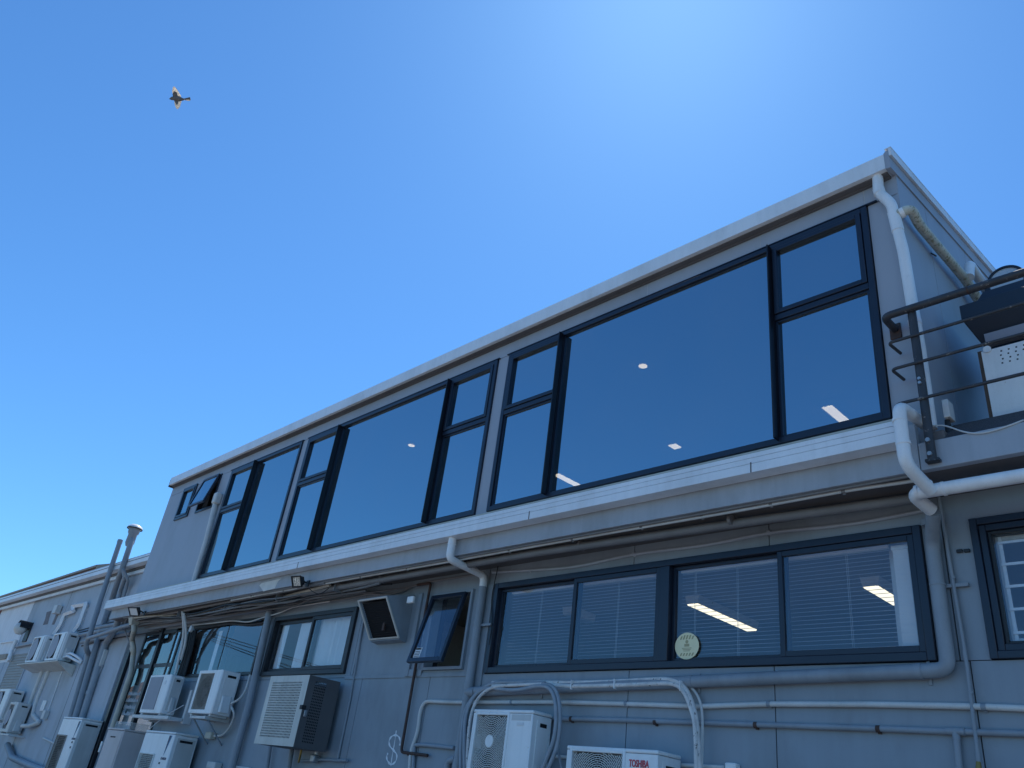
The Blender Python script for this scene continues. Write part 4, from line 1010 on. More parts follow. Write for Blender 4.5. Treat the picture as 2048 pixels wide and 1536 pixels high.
# the cable drop in front of the dark left window
for k in range(6):
    dx = k * 3.2
    top_ = [(-14.706, 5.620, 4.032), (-14.608, 5.620, 3.989), (-14.870, 5.930, 3.758), (-14.766, 5.930, 3.735), (-14.691, 5.930, 3.748), (-14.616, 5.930, 3.762)][k]
    mid = [(-14.732, 5.800, 3.650), (-14.586, 5.800, 3.599), (-14.798, 5.945, 3.422), (-14.710, 5.945, 3.419), (-14.637, 5.945, 3.434), (-14.582, 5.945, 3.501)][k]
    low = [(-14.647, 5.820, 2.966), (-14.666, 5.850, 3.226), (-14.803, 5.940, 2.975), (-14.716, 5.940, 2.973), (-14.630, 5.940, 2.972), (-14.545, 5.940, 2.971)][k]
    lab = ['outer pale conduit of the bundle hanging in front of the dark left window', 'second pale conduit of the hanging bundle, bent over at the top', 'first black cable of the hanging bundle', 'second black cable of the hanging bundle', 'third black cable of the hanging bundle', 'rightmost black cable of the hanging bundle'][k]
    pipe('hanging_cable', lab, [top_, mid, low], 0.024 if k < 2 else 0.030, 'conduit' if k < 2 else 'cable', 0.3, cat='cable', seg=8)
tag(obj('junction_box', MB().disc((-14.453, 5.750, 3.738), 0.05, 'y', 16, 0.05, rz=0.06), 'acgrey', bevel=0.01), 'round grey junction box at the top of the hanging black cables', 'box')

# brown rusty pipe and wall conduits below the awning window
pipe('rusty_pipe', 'brown rusty pipe running down past the awning window and turning right', [(-8.219, 5.955, 3.982), (-7.944, 5.955, 3.981), (-7.952, 5.955, 3.831), (-7.958, 5.955, 2.938), (-7.950, 5.955, 2.045), (-7.464, 5.955, 2.032)], 0.017, 'rust', 0.05,
     clips=((-7.803, 5.960, 2.032),), clipmat='rust')
zw = 2.581
pipe('conduit', 'white conduit running right below the blind window and bending down at its left end', [(-7.751, 5.970, 1.848), (-7.794, 5.970, 2.049), (-7.723, 5.970, 2.275), (-7.749, 5.970, 2.486), (-7.687, 5.970, 2.594), (-7.195, 5.970, 2.583), (-5.649, 5.970, 2.594), (-4.730, 5.970, 2.582), (-3.996, 5.970, 2.568), (-3.358, 5.970, 2.591), (-2.542, 5.970, 2.594), (-1.891, 5.970, 2.586), (-1.608, 5.970, 2.577), (-1.341, 5.970, 2.568)], 0.021, 'conduit', 0.09, cat='conduit',
     clips=((-6.251, 5.970, 2.591), (-4.770, 5.970, 2.586), (-3.367, 5.970, 2.591), (-1.837, 5.970, 2.583)), clipmat='greypipe')
pipe('conduit', 'grey conduit running right below the white one, with rusty saddles', [(-5.968, 5.970, 2.443), (-4.777, 5.970, 2.448), (-3.535, 5.970, 2.439), (-2.557, 5.970, 2.435), (-2.064, 5.970, 2.430), (-1.632, 5.970, 2.430), (-1.367, 5.970, 2.427)], 0.021, 'greypipe', 0.1, cat='conduit',
     clips=((-5.416, 5.970, 2.444), (-4.443, 5.970, 2.438), (-3.483, 5.970, 2.436), (-2.533, 5.970, 2.433)), clipmat='rust')
pipe('conduit', 'short grey conduit below the white one, left of the grey downpipe', [(-7.695, 5.975, 1.852), (-7.751, 5.975, 2.129), (-7.563, 5.975, 2.136), (-7.062, 5.975, 2.126)], 0.021, 'greypipe', 0.04, cat='conduit')
pipe('conduit', 'grey conduit dropping from a tee at the lower right', [(-2.026, 5.965, 2.424), (-2.034, 5.965, 2.186)], 0.022, 'greypipe', 0, cat='conduit', collars=(((-2.030, 5.965, 2.445), (-2.026, 5.965, 2.379)), ((-2.081, 5.965, 2.432), (-1.971, 5.965, 2.429))))
o = pipe('conduit', 'thin vertical conduit left of the far right window, ending in a brass tap', [(-1.930, 5.970, 4.050), (-1.923, 5.970, 3.720), (-1.902, 5.965, 2.911), (-1.902, 5.960, 2.781), (-1.910, 5.955, 2.270)], 0.013, 'greypipe', 0.1, cat='conduit', seg=10,
     collars=(((-1.910, 5.968, 3.453), (-1.909, 5.968, 3.432)), ((-1.906, 5.965, 2.944), (-1.904, 5.965, 2.872)), ((-1.898, 5.960, 2.680), (-1.898, 5.960, 2.662)), ((-1.909, 5.955, 2.299), (-1.911, 5.955, 2.241))))
obj('tap', MB().tube([(-1.908, 5.940, 2.251), (-1.911, 5.930, 2.181)], [0.014, 0.022], 12), 'brass', o)
pipe('conduit', 'slim conduit dropping from the curtained window past the cage to a wall valve', [(-9.327, 5.980, 3.618), (-9.248, 5.980, 2.601), (-9.246, 5.980, 1.901)], 0.013, 'greypipe', 0.2, cat='conduit', seg=8)
o = pipe('gas_pipe', 'short capped pipe with a grey valve under the cage', [(-10.069, 5.950, 1.844), (-9.598, 5.950, 1.885), (-8.990, 5.950, 1.904)], 0.016, 'greypipe', 0.05, cat='pipe', collars=(((-9.055, 5.950, 1.901), (-8.990, 5.950, 1.904)), ((-9.275, 5.950, 1.890), (-9.120, 5.950, 1.898))))
vp_ = (-9.688, 5.930, 1.890)
obj('valve', MB().box(vp_[0] - 0.045, vp_[0] + 0.045, 5.88, 5.97, vp_[2] - 0.05, vp_[2] + 0.045), 'steel', o, bevel=0.015)
obj('valve_stem', MB().tube([(vp_[0], 5.93, vp_[2] + 0.04), (vp_[0], 5.93, vp_[2] + 0.12)], 0.022, 10), 'acwhite', o)
for lab, a, c in (('grey drain pipe under the left of the cage', (540, 1490), (532, 1545)), ('grey drain pipe under the right of the cage', (585, 1490), (578, 1545))):
    pass
pipe('drain_pipe', 'grey drain pipe under the left part of the cage', [(-10.917, 5.930, 2.026), (-10.817, 5.930, 1.571)], 0.03, 'greypipe', 0)
pipe('drain_pipe', 'grey drain pipe under the right part of the cage', [(-10.317, 5.930, 2.048), (-10.248, 5.930, 1.607)], 0.03, 'greypipe', 0)
pipe('hose', 'yellowish hoses hanging under the caged unit', [(-9.941, 5.850, 2.027), (-9.923, 5.850, 1.939), (-9.962, 5.870, 1.822)], 0.014, 'brass', 0.05, cat='hose', seg=8)

# painted dollar sign on the wall
def stroke(pts, wd, y):
    b = MB(); n = len(pts); vs = []
    for i in range(n):
        a, c = Vector(pts[max(i - 1, 0)]), Vector(pts[min(i + 1, n - 1)])
        d = (c - a).normalized(); nn = Vector((-d.y, d.x)); k = wd * (0.75 + 0.35 * math.sin(i * 1.3))
        p = Vector(pts[i]); vs += [(p.x + nn.x * k, y, p.y + nn.y * k), (p.x - nn.x * k, y, p.y - nn.y * k)]
    b.add(vs, [(2 * i, 2 * i + 1, 2 * i + 3, 2 * i + 2) for i in range(n - 1)])
    b.v += [(x, y + 0.0015, z) for x, _, z in b.v]; k = n * 2
    b.f += [tuple(reversed([i + k for i in f])) for f in b.f]
    return b
def smooth2(pts, it=2):
    for _ in range(it):
        out = [pts[0]]
        for a, c in zip(pts[:-1], pts[1:]):
            out += [(a[0] * .75 + c[0] * .25, a[1] * .75 + c[1] * .25), (a[0] * .25 + c[0] * .75, a[1] * .25 + c[1] * .75)]
        out.append(pts[-1]); pts = out
    return pts
sp = [(p[0], p[2]) for p in ((-8.051, 6.000, 2.115), (-8.063, 6.000, 2.184), (-8.135, 6.000, 2.224), (-8.230, 6.000, 2.216), (-8.282, 6.000, 2.166), (-8.251, 6.000, 2.102), (-8.148, 6.000, 2.058), (-8.066, 6.000, 2.015), (-8.071, 6.000, 1.941), (-8.146, 6.000, 1.906), (-8.224, 6.000, 1.934), (-8.270, 6.000, 1.984), (-8.255, 6.000, 2.027))]
obj('painted_mark', stroke(smooth2(sp), 0.013, YL - 0.003), 'paint', lw, label='dollar sign painted in pale paint')
sp = [(p[0], p[2]) for p in ((-8.170, 6.000, 2.272), (-8.158, 6.000, 2.117), (-8.162, 6.000, 2.010), (-8.152, 6.000, 1.895))]
obj('painted_mark', stroke(smooth2(sp), 0.009, YL - 0.0032), 'paint', lw, label='upright stroke of the painted dollar sign')

# ------------------------------------------------------------------ pipes on the annex wall
pipe('vent_pipe', 'tall thin grey vent pipe standing clear of the annex gutter', [(-19.806, 5.620, 6.057), (-19.628, 5.620, 4.629), (-19.459, 5.620, 3.825), (-19.647, 5.660, 3.682), (-19.653, 5.720, 3.556), (-19.857, 5.860, 3.507), (-19.680, 5.900, 2.177), (-19.561, 5.900, 1.758)], 0.055, 'greypipe', 0.12,
     collars=(((-19.806, 5.620, 6.057), (-19.797, 5.620, 5.983)),))
pipe('branch_pipe', 'grey branch pipe slanting from the tall vent pipe to the overhang', [(-19.499, 5.620, 3.774), (-18.573, 5.600, 3.819), (-17.445, 5.600, 3.910), (-17.113, 5.620, 3.935)], 0.042, 'greypipe', 0.1)
fz = 0
o = pipe('flue_pipe', 'grey flue pipe with a mushroom cap rising through the annex gutter', [(-19.148, 5.640, 6.141), (-19.042, 5.640, 5.900), (-18.989, 5.640, 5.369), (-19.026, 5.660, 5.195), (-19.252, 5.720, 5.133), (-19.732, 5.880, 4.761), (-19.687, 5.880, 3.862), (-19.357, 5.900, 2.183), (-19.226, 5.900, 1.675)], 0.062, 'greypipe', 0.1)
cp = (-19.123, 5.640, 6.246)
obj('cowl', MB().lathe((cp[0], cp[1], cp[2]), [(0.0, 0.09), (0.09, 0.08), (0.155, 0.04), (0.172, 0.0), (0.155, -0.005), (0.0, 0.0)], 24), 'acwhite', o)
obj('cowl_rim', MB().lathe((cp[0], cp[1], cp[2]), [(0.172, -0.004), (0.174, -0.022), (0.160, -0.022), (0.158, -0.006)], 24), 'black', o)
obj('cowl_throat', MB().lathe((cp[0], cp[1], cp[2] - 0.005), [(0.13, -0.01), (0.12, -0.11), (0.095, -0.15), (0.10, -0.34), (0.07, -0.42), (0.0, -0.42)], 20), 'greypipe', o)
pipe('flue_pipe', 'second grey pipe joining the capped flue at the annex eaves', [(-19.103, 5.660, 5.620), (-18.989, 5.660, 5.283), (-18.841, 5.720, 5.091), (-19.337, 5.880, 4.841), (-19.288, 5.880, 4.668)], 0.045, 'greypipe', 0.08)
pipe('flue_pipe', 'thin grey pipe bending beside the capped flue', [(-18.796, 5.620, 5.228), (-18.776, 5.780, 5.045), (-18.957, 5.860, 4.949), (-18.977, 5.880, 4.665)], 0.033, 'greypipe', 0.06)
pipe('soil_pipe', 'thick grey soil pipe bending out from under the overhang onto the annex wall', [(-18.098, 5.660, 4.116), (-18.190, 5.700, 3.924), (-19.044, 5.880, 3.736), (-18.889, 5.900, 2.192), (-18.769, 5.900, 1.693)], 0.066, 'greypipe', 0.12,
     collars=(((-19.036, 5.900, 2.731), (-19.009, 5.900, 2.651)),))
o = pipe('conduit', 'thin pale conduit right of the soil pipe with a long switch plate', [(-18.901, 5.930, 3.262), (-19.030, 5.930, 2.756), (-19.107, 5.930, 2.163)], 0.022, 'greypipe', 0.2, cat='conduit', collars=(((-19.120, 5.930, 2.837), (-19.094, 5.930, 2.898)),))
tag(obj('switch_plate', MB().box(-19.037 - 0.12, -19.037 + 0.12, 5.86, 5.948, 3.224, 3.576), 'acgrey', bevel=0.012), 'long grey switch plate above the thin conduit on the annex wall', 'switch')
for lab, yy, pz_ in (('upper grey pipe crossing the annex wall behind the vertical pipes', 1, [(-20.040, 5.840, 4.082), (-18.923, 5.840, 4.083), (-17.877, 5.840, 4.125)]),
                     ('middle grey pipe crossing the annex wall behind the vertical pipes', 1, [(-21.022, 5.860, 3.980), (-19.681, 5.860, 4.000), (-17.833, 5.860, 4.024)]),
                     ('lower grey pipe crossing the annex wall behind the vertical pipes', 1, [(-20.853, 5.900, 3.820), (-19.639, 5.900, 3.854), (-17.790, 5.900, 3.867)])):
    pipe('cross_pipe', lab, pz_, 0.045, 'greypipe', 0.1)
for lab, pz_ in (('first thin black cable crossing the annex wall', [(-21.477, 5.900, 4.106), (-19.833, 5.860, 4.141), (-17.796, 5.800, 4.151)]), ('second thin black cable crossing the annex wall', [(-21.301, 5.900, 4.049), (-19.463, 5.860, 4.098), (-17.723, 5.800, 4.075)]), ('dark cable bunch under the left end of the overhang', [(-20.847, 5.930, 3.736), (-19.211, 5.930, 3.819), (-17.819, 5.930, 3.814), (-16.317, 5.930, 3.836)])):
    pipe('cable', lab, pz_, 0.014, 'cable', 0.2, cat='cable', seg=6)
# white trunking loops above the twin units
pipe('trunking', 'white trunking stepping up the annex wall from the left twin unit', [(-23.275, 5.880, 4.122), (-23.021, 5.880, 4.309), (-22.994, 5.880, 4.609), (-22.357, 5.880, 4.640)], 0.055, 'pvc', 0.06, cat='trunking', seg=4)
pipe('trunking', 'white trunking looping up the annex wall from the right twin unit', [(-21.682, 5.880, 4.112), (-21.466, 5.880, 4.242), (-21.520, 5.880, 4.763), (-22.566, 5.880, 4.781), (-22.357, 5.880, 4.640)], 0.055, 'pvc', 0.05, cat='trunking', seg=4)
pipe('pipe', 'dark pipe under the globe lamp on the annex wall', [(-26.720, 5.900, 3.941), (-24.901, 5.900, 3.973)], 0.035, 'greypipe', 0)
pipe('hose', 'thin white hose crossing the white bay', [(-28.681, 5.900, 4.137), (-27.111, 5.900, 4.125)], 0.02, 'pvc', 0, cat='hose')
pipe('downpipe', 'pale downpipe at the corner of the white bay', [(-26.648, 5.850, 4.121), (-26.688, 5.850, 3.847), (-26.518, 5.850, 3.542)], 0.05, 'pvc', 0.05, cat='downpipe')
for lab, a in (('left of two pale pipes under the twin-unit shelf', [(-23.198, 5.930, 3.248), (-23.191, 5.930, 2.403), (-23.147, 5.930, 2.198)]), ('right of two pale pipes under the twin-unit shelf', [(-22.655, 5.930, 3.214), (-22.720, 5.930, 2.486), (-22.570, 5.930, 2.207), (-21.722, 5.900, 2.054), (-22.166, 5.850, 1.961), (-22.575, 5.800, 1.943)])):
    pipe('pipe', lab, a, 0.05, 'conduit', 0.08)
pipe('cable', 'thin white cable running down to the isolator box', [(-21.596, 5.930, 3.181), (-21.511, 5.930, 2.331)], 0.012, 'pvc', 0, cat='cable', seg=6)
tag(obj('socket_plate', MB().box(-22.039 - 0.14, -22.039 + 0.14, 5.92, 5.948, 2.306, 2.536), 'acwhite', bevel=0.006), 'white square plate with a dark hole on the annex wall', 'socket')
o = tag(obj('isolator_box', MB().box(-21.485 - 0.09, -21.485 + 0.09, 5.84, 5.948, 2.124, 2.314), 'acgrey', bevel=0.012), 'grey isolator box below the white square plate', 'box')
pipe('conduit', 'short pale conduit end left of the first narrow unit', [(-21.102, 5.930, 1.750), (-20.165, 5.930, 1.672)], 0.02, 'conduit', 0, cat='conduit')
pipe('pipe', 'thick blue-grey pipe low on the annex wall at the bottom left corner', [(-23.399, 5.850, 1.507), (-22.625, 5.850, 1.269), (-21.040, 5.850, 1.186), (-19.530, 5.850, 1.137)], 0.07, 'greypipe', 0.1)

# ------------------------------------------------------------------ air-conditioning outdoor units
def ac_unit(label, x0, x1, z0, z1, yf, yb, rect, fan, style, body='acwhite', side='acwhite', lid=True, bev=0.014, cap=0.05, wire='grille', group=None, pitch=0.022,
            shroud='acgrey', valve=True, handle=True):
    """rect: grille opening (x0,x1,z0,z1) in metres; fan: (cx, cz, r)"""
    t = thing('air_conditioner', label, 'air conditioner', ((x0 + x1) / 2, (yf + yb) / 2, z0), group)
    rx0, rx1, rz0, rz1 = rect
    zt = z1 - (0.035 if lid else 0)
    d = yf + 0.11
    o4 = [(x0, z0), (x1, z0), (x1, zt), (x0, zt)]; i4 = [(rx0, rz0), (rx1, rz0), (rx1, rz1), (rx0, rz1)]
    vs = [(x, yf, z) for x, z in o4] + [(x, yb, z) for x, z in o4] + [(x, yf, z) for x, z in i4] + [(x, d, z) for x, z in i4]
    fs = [(4, 7, 6, 5)] + [(i, (i + 1) % 4, (i + 1) % 4 + 8, i + 8) for i in range(4)] + [(i + 8, (i + 1) % 4 + 8, (i + 1) % 4 + 12, i + 12) for i in range(4)] \
        + [(i, i + 4, (i + 1) % 4 + 4, (i + 1) % 4) for i in range(4)] + [(12, 13, 14, 15)]
    obj('casing', MB().add(vs, fs), body, t, bevel=bev, seg=3)
    if lid: obj('lid', MB().box(x0 - 0.004, x1 + 0.004, yf - 0.004, yb + 0.004, zt + 0.004, z1), body, t, bevel=0.012, seg=3)
    cx, cz, r = fan
    # shroud plate with a round hole, dark well and blades behind it
    n = 40; vs = []; fs = []
    for k in range(n):
        a = 2 * math.pi * k / n; ca, sa = math.cos(a), math.sin(a)
        s_ = min((rx1 - cx) / ca if ca > 1e-6 else 9, (rx0 - cx) / ca if ca < -1e-6 else 9, (rz1 - cz) / sa if sa > 1e-6 else 9, (rz0 - cz) / sa if sa < -1e-6 else 9)
        s_ = max(s_, r + 0.003)
        vs += [(cx + s_ * ca, yf + 0.03, cz + s_ * sa), (cx + r * ca, yf + 0.03, cz + r * sa), (cx + r * ca, yf + 0.10, cz + r * sa)]
    for k in range(n):
        a, c = 3 * k, 3 * ((k + 1) % n)
        fs += [(a, c, c + 1, a + 1), (a + 1, c + 1, c + 2, a + 2)]
    obj('fan_shroud', MB().add(vs, fs), shroud, t)
    obj('fan_well', MB().disc((cx, yf + 0.10, cz), r + 0.002, 'y', 32, 0.005), 'dark', t)
    b = MB()
    for k in range(3):
        a0 = k * 2.094 + 0.5; vs = []
        for i in range(7):
            a = a0 + i * 0.2
            for rr, dy in ((r * 0.28, 0), (r * 0.95, 0.01)):
                vs.append((cx + rr * math.cos(a), yf + 0.055 + 0.035 * i / 6 + dy, cz + rr * math.sin(a)))
        b.add(vs, [(2 * i, 2 * i + 1, 2 * i + 3, 2 * i + 2) for i in range(6)])
    b.disc((cx, yf + 0.05, cz), r * 0.28, 'y', 20, 0.04)
    obj('fan', b, 'fan', t)
    g = MB()
    if style == 'rings':
        rmax = math.hypot(max(rx1 - cx, cx - rx0), max(rz1 - cz, cz - rz0))
        rr = cap + 0.006
        def inside(x, z): return rx0 < x < rx1 and rz0 < z < rz1
        k = 0
        while rr < rmax:
            m_ = max(28, int(rr * 170)); 
            vs_, fs_ = [], []
            for i in range(m_):
                a, c = 2 * math.pi * i / m_, 2 * math.pi * (i + 1) / m_
                p = [(cx + q * math.cos(w_), cz + q * math.sin(w_)) for w_, q in ((a, rr - 0.0022), (a, rr + 0.0022), (c, rr + 0.0022), (c, rr - 0.0022))]
                if all(inside(*q) for q in p):
                    g.add([(x, yf + 0.004, z) for x, z in p] + [(x, yf + 0.009, z) for x, z in p], [(0, 1, 2, 3), (7, 6, 5, 4), (0, 3, 7, 4), (1, 5, 6, 2)])
            ns = 22 if rr < 0.16 else 36
            for i in range(ns):
                a = 2 * math.pi * (i + 0.5 * (k % 2)) / ns
                ca, sa = math.cos(a), math.sin(a)
                p = [(cx + ca * q - sa * s_, cz + sa * q + ca * s_) for q, s_ in ((rr, -0.0016), (rr + 0.0165, -0.0016), (rr + 0.0165, 0.0016), (rr, 0.0016))]
                if all(inside(*q) for q in p): g.add([(x, yf + 0.006, z) for x, z in p], [(0, 1, 2, 3)])
            rr += 0.0165; k += 1
        obj('fan_grille', g, wire, t)
        obj('grille_cap', MB().disc((cx, yf + 0.0, cz), cap, 'y', 28, 0.008), 'acwhite', t)
        obj('grille_frame', MB().frame(rx0 - 0.025, rx1 + 0.025, rz0 - 0.025, rz1 + 0.025, 0.027, yf - 0.012, yf + 0.004), body, t, bevel=0.006)
    elif style == 'grid':
        w0 = 0.0035
        x = rx0 + pitch / 2
        while x < rx1: g.box(x - w0 / 2, x + w0 / 2, yf + 0.004, yf + 0.008, rz0, rz1); x += pitch
        z = rz0 + pitch / 2
        while z < rz1: g.box(rx0, rx1, yf + 0.0085, yf + 0.0125, z - w0 / 2, z + w0 / 2); z += pitch
        obj('fan_grille', g, wire, t)
    elif style == 'bars':
        z = rz0 + pitch / 2
        while z < rz1: g.box(rx0, rx1, yf - 0.014, yf - 0.010, z - 0.002, z + 0.002); z += pitch
        x = rx0 + 0.02
        while x < rx1: g.box(x - 0.0015, x + 0.0015, yf - 0.009, yf - 0.006, rz0, rz1); x += pitch * 1.1
        obj('fan_grille', g, wire, t)
        obj('grille_frame', MB().frame(rx0 - 0.02, rx1 + 0.02, rz0 - 0.02, rz1 + 0.02, 0.02, yf - 0.018, yf - 0.001), wire, t, bevel=0.005)
    elif style == 'mesh':
        obj('intake_mesh', MB().box(rx0 - 0.005, rx1 + 0.005, yf - 0.003, yf + 0.002, rz0 - 0.005, rz1 + 0.005), 'acmesh', t, bevel=0.002)
        for k in range(int((rz1 - rz0) / 0.05)):
            g.box(rx0, rx1, yf - 0.006, yf - 0.0035, rz0 + 0.02 + k * 0.05, rz0 + 0.024 + k * 0.05)
        obj('fan_grille', g, 'acmesh', t)
    elif style == 'disc':
        obj('grille_disc', MB().disc((cx, yf - 0.004, cz), r * 1.06, 'y', 36, 0.008), 'acmesh', t, bevel=0.003)
        for k in range(9): g.box(cx - r * 1.02, cx + r * 1.02, yf - 0.007, yf - 0.0045, cz - r + 0.04 + k * r * 0.22, cz - r + 0.046 + k * r * 0.22)
    # right-hand end: raised service panel, grip, valve cover
    H_ = z1 - z0
    obj('side_panel', MB().box(x1 + 0.0005, x1 + 0.006, yf + 0.06, yb - 0.03, z0 + 0.06, zt - 0.04), side, t, bevel=0.003)
    if handle: obj('grip_shade', MB().box(x1 + 0.0065, x1 + 0.0075, yf + 0.10, yb - 0.07, zt - 0.10, zt - 0.065), 'dark', t)  # near-black plate painted for the shade of the hand recess
    if valve:
        vz0, vz1 = z0 + 0.04, z0 + H_ * 0.45
        obj('valve_cover', MB().hexa([(x1 + 0.007, yf + 0.09, vz0), (x1 + 0.05, yf + 0.11, vz0), (x1 + 0.05, yb - 0.06, vz0), (x1 + 0.007, yb - 0.04, vz0)], [(x1 + 0.007, yf + 0.10, vz1), (x1 + 0.016, yf + 0.12, vz1 - 0.02), (x1 + 0.016, yb - 0.07, vz1 - 0.02), (x1 + 0.007, yb - 0.05, vz1)]), side, t, bevel=0.006)
    for x in (x0 + 0.08, x1 - 0.08):
        obj('foot', MB().box(x - 0.03, x + 0.03, yf + 0.02, yb - 0.02, z0 - 0.03, z0 - 0.001), 'acgrey', t, bevel=0.004)
    return t

def wall_bracket(label, x0, x1, z, yf, brace=True):
    t = thing('wall_bracket', label, 'bracket', ((x0 + x1) / 2, 5.9, z - 0.05))
    for x in (x0, x1):
        obj('arm', MB().box(x - 0.02, x + 0.02, yf - 0.02, YL - 0.001, z - 0.045, z - 0.001), 'acgrey', t, bevel=0.003)
        obj('upright', MB().box(x - 0.02, x + 0.02, YL - 0.03, YL - 0.0015, z + 0.0, z + 0.30), 'acgrey', t, bevel=0.003)
        if brace: obj('brace', MB().tube([(x, yf + 0.05, z - 0.05), (x, YL - 0.01, z - 0.36)], 0.013, 6), 'greypipe', t)
    obj('cross_bar', MB().box(x0 + 0.021, x1 - 0.021, yf - 0.015, yf + 0.02, z - 0.042, z - 0.004), 'acgrey', t, bevel=0.003)
    return t

# big square-grilled unit below the blind window
zc_ = 2.181
t = ac_unit('white air conditioner with a round ringed grille and a blank badge below the blind window', -6.46, -5.62, 1.58, 2.47, 5.66, 5.92,
        (-6.399, -5.956, zc_ - 0.30, 2.418), (-6.184, zc_, 0.225), 'rings', cap=0.055, shroud='cageside')
obj('badge', MB().box(-5.823, -5.735, 5.654, 5.6595, 2.331, 2.357), 'sticker', t)
obj('name_band', MB().box(-5.901, -5.645, 5.6575, 5.6595, 2.375, 2.428), 'acgrey', t)
# unit low at the centre right with a red name
zc_ = 1.918
t = ac_unit('white air conditioner with red TOSHIBA lettering at the bottom edge', -5.11, -4.14, 1.45, 2.18, 5.61, 5.92,
        (-5.045, -4.487, 1.50, 2.137), (-4.759, zc_, 0.245), 'rings', cap=0.05, shroud='cageside')
text('name', 'TOSHIBA', 0.075, (-4.422, 5.607, 2.047), 'logored', t, width=-4.223 - -4.422, bold=0.0015)
# wall-hung unit with a tan wire grid
t = ac_unit('white wall-hung air conditioner with a tan wire grid right of the hanging cables', -13.17, -12.34, 2.33, 2.97, 5.61, 5.92,
        (-13.10, -12.62, 2.39, 2.92), (-12.86, 2.655, 0.235), 'grid', lid=False, wire='grilletan', bev=0.02, shroud='grilletan')
wall_bracket('grey bracket under the wall-hung unit with the tan grid', -13.0, -12.5, 2.30, 5.62)
# wall-hung unit with a grey intake mesh on an angle bracket
t = ac_unit('white wall-hung air conditioner with a flat grey intake panel in front of the hanging cables', -15.16, -14.24, 2.31, 2.93, 5.61, 5.85,
        (-15.11, -14.58, 2.37, 2.89), (-14.85, 2.63, 0.2), 'mesh', lid=False, side='acgrey', bev=0.02)
obj('badge', MB().disc((-14.42, 5.606, 2.80), 0.035, 'y', 18, 0.003), 'sticker', t)
t = thing('wall_bracket', 'pale angle-iron bracket with an upright frame under the grey-panelled unit', 'bracket', (-14.6, 5.9, 2.2))
obj('shelf_bar', MB().box(-15.4, -13.85, 5.60, 5.65, 2.225, 2.275), 'acgrey', t, bevel=0.004)
obj('shelf_bar', MB().box(-15.4, -13.85, 5.80, 5.85, 2.225, 2.275), 'acgrey', t, bevel=0.004)
obj('arm', MB().box(-13.90, -13.85, 5.652, 5.798, 2.225, 2.275), 'acgrey', t)
obj('upright', MB().box(-13.92, -13.84, 5.86, 5.998, 2.20, 2.72), 'acgrey', t, bevel=0.004)
obj('upright', MB().box(-15.3, -15.22, 5.86, 5.998, 2.20, 2.30), 'acgrey', t, bevel=0.004)
# twin units on a shelf, annex wall
for lab, x0, x1 in (('left of two identical air conditioners on a shelf on the annex wall', -23.80, -22.78), ('right of two identical air conditioners on a shelf on the annex wall', -22.14, -21.12)):
    t = ac_unit(lab, x0, x1, 3.37, 4.01, 5.60, 5.90, (x0 + 0.03, x0 + 0.62, 3.42, 3.97), (x0 + 0.325, 3.695, 0.255), 'disc', lid=False, side='acgrey', bev=0.016, group='twin units on the annex shelf', shroud='cageside')
    for k in range(3): obj('corner_rib', MB().box(x1 - 0.10 + k * 0.03, x1 - 0.09 + k * 0.03, 5.594, 5.5995, 3.40, 3.98), 'acgrey', t)
t = thing('unit_shelf', 'beige sheet shelf carrying the two units on the annex wall', 'shelf', (-22.4, 5.8, 3.3))
obj('plate', MB().prism([(5.52, 3.335), (5.948, 3.30), (5.948, 3.20), (5.92, 3.20), (5.52, 3.31)], -24.1, -20.75, 'x'), 'cage', t, bevel=0.004)
obj('side_plate', MB().prism([(5.54, 3.305), (5.94, 3.29), (5.94, 3.05)], -20.80, -20.755, 'x'), 'cage', t)
pipe('refrigerant_pipe', 'pair of white lagged pipes leaving the right twin unit', [(-21.1, 5.75, 3.52), (-20.75, 5.74, 3.53), (-20.45, 5.86, 3.44), (-20.4, 5.93, 3.38)], 0.028, 'pvc', 0.1)
pipe('refrigerant_pipe', 'lower white lagged pipe leaving the right twin unit', [(-21.1, 5.72, 3.45), (-20.75, 5.70, 3.46), (-20.5, 5.82, 3.38), (-20.4, 5.93, 3.34)], 0.028, 'pvc', 0.1)
# pair at the far left edge
t = ac_unit('pale air conditioner cut by the left picture edge', -24.95, -23.87, 2.01, 2.74, 5.55, 5.90, (-24.9, -24.3, 2.08, 2.68), (-24.6, 2.38, 0.27), 'disc', lid=False, side='acgrey', bev=0.03, shroud='cageside')
obj('side_rib', MB().frame(-23.86, -23.86 + 0.001, 2.30, 2.62, 0.0005, 5.62, 5.82), 'acgrey', t)
t = ac_unit('smaller grey air conditioner in front of the one at the left picture edge', -23.57, -22.88, 1.77, 2.44, 5.60, 5.90, (-23.53, -23.15, 1.84, 2.38), (-23.34, 2.10, 0.17), 'disc', body='acgrey', side='acgrey', lid=False, bev=0.02, shroud='cageside')
wall_bracket('beige bracket under the smaller grey unit at the far left', -23.6, -22.6, 1.74, 5.60, False)

def vane_logo(t, x, y, z, h):
    """tall two-colour wedge badge with a name under it"""
    b = MB().prism([(x, z), (x + h * 0.34, z + h), (x + h * 0.06, z + h)], y - 0.002, y - 0.0003, 'y')
    obj('badge', b, 'logodark', t)
    obj('badge', MB().prism([(x, z - 0.02), (x + h * 0.44, z + h), (x + h * 0.35, z + h)], y - 0.0022, y - 0.0004, 'y'), 'logocyan', t)
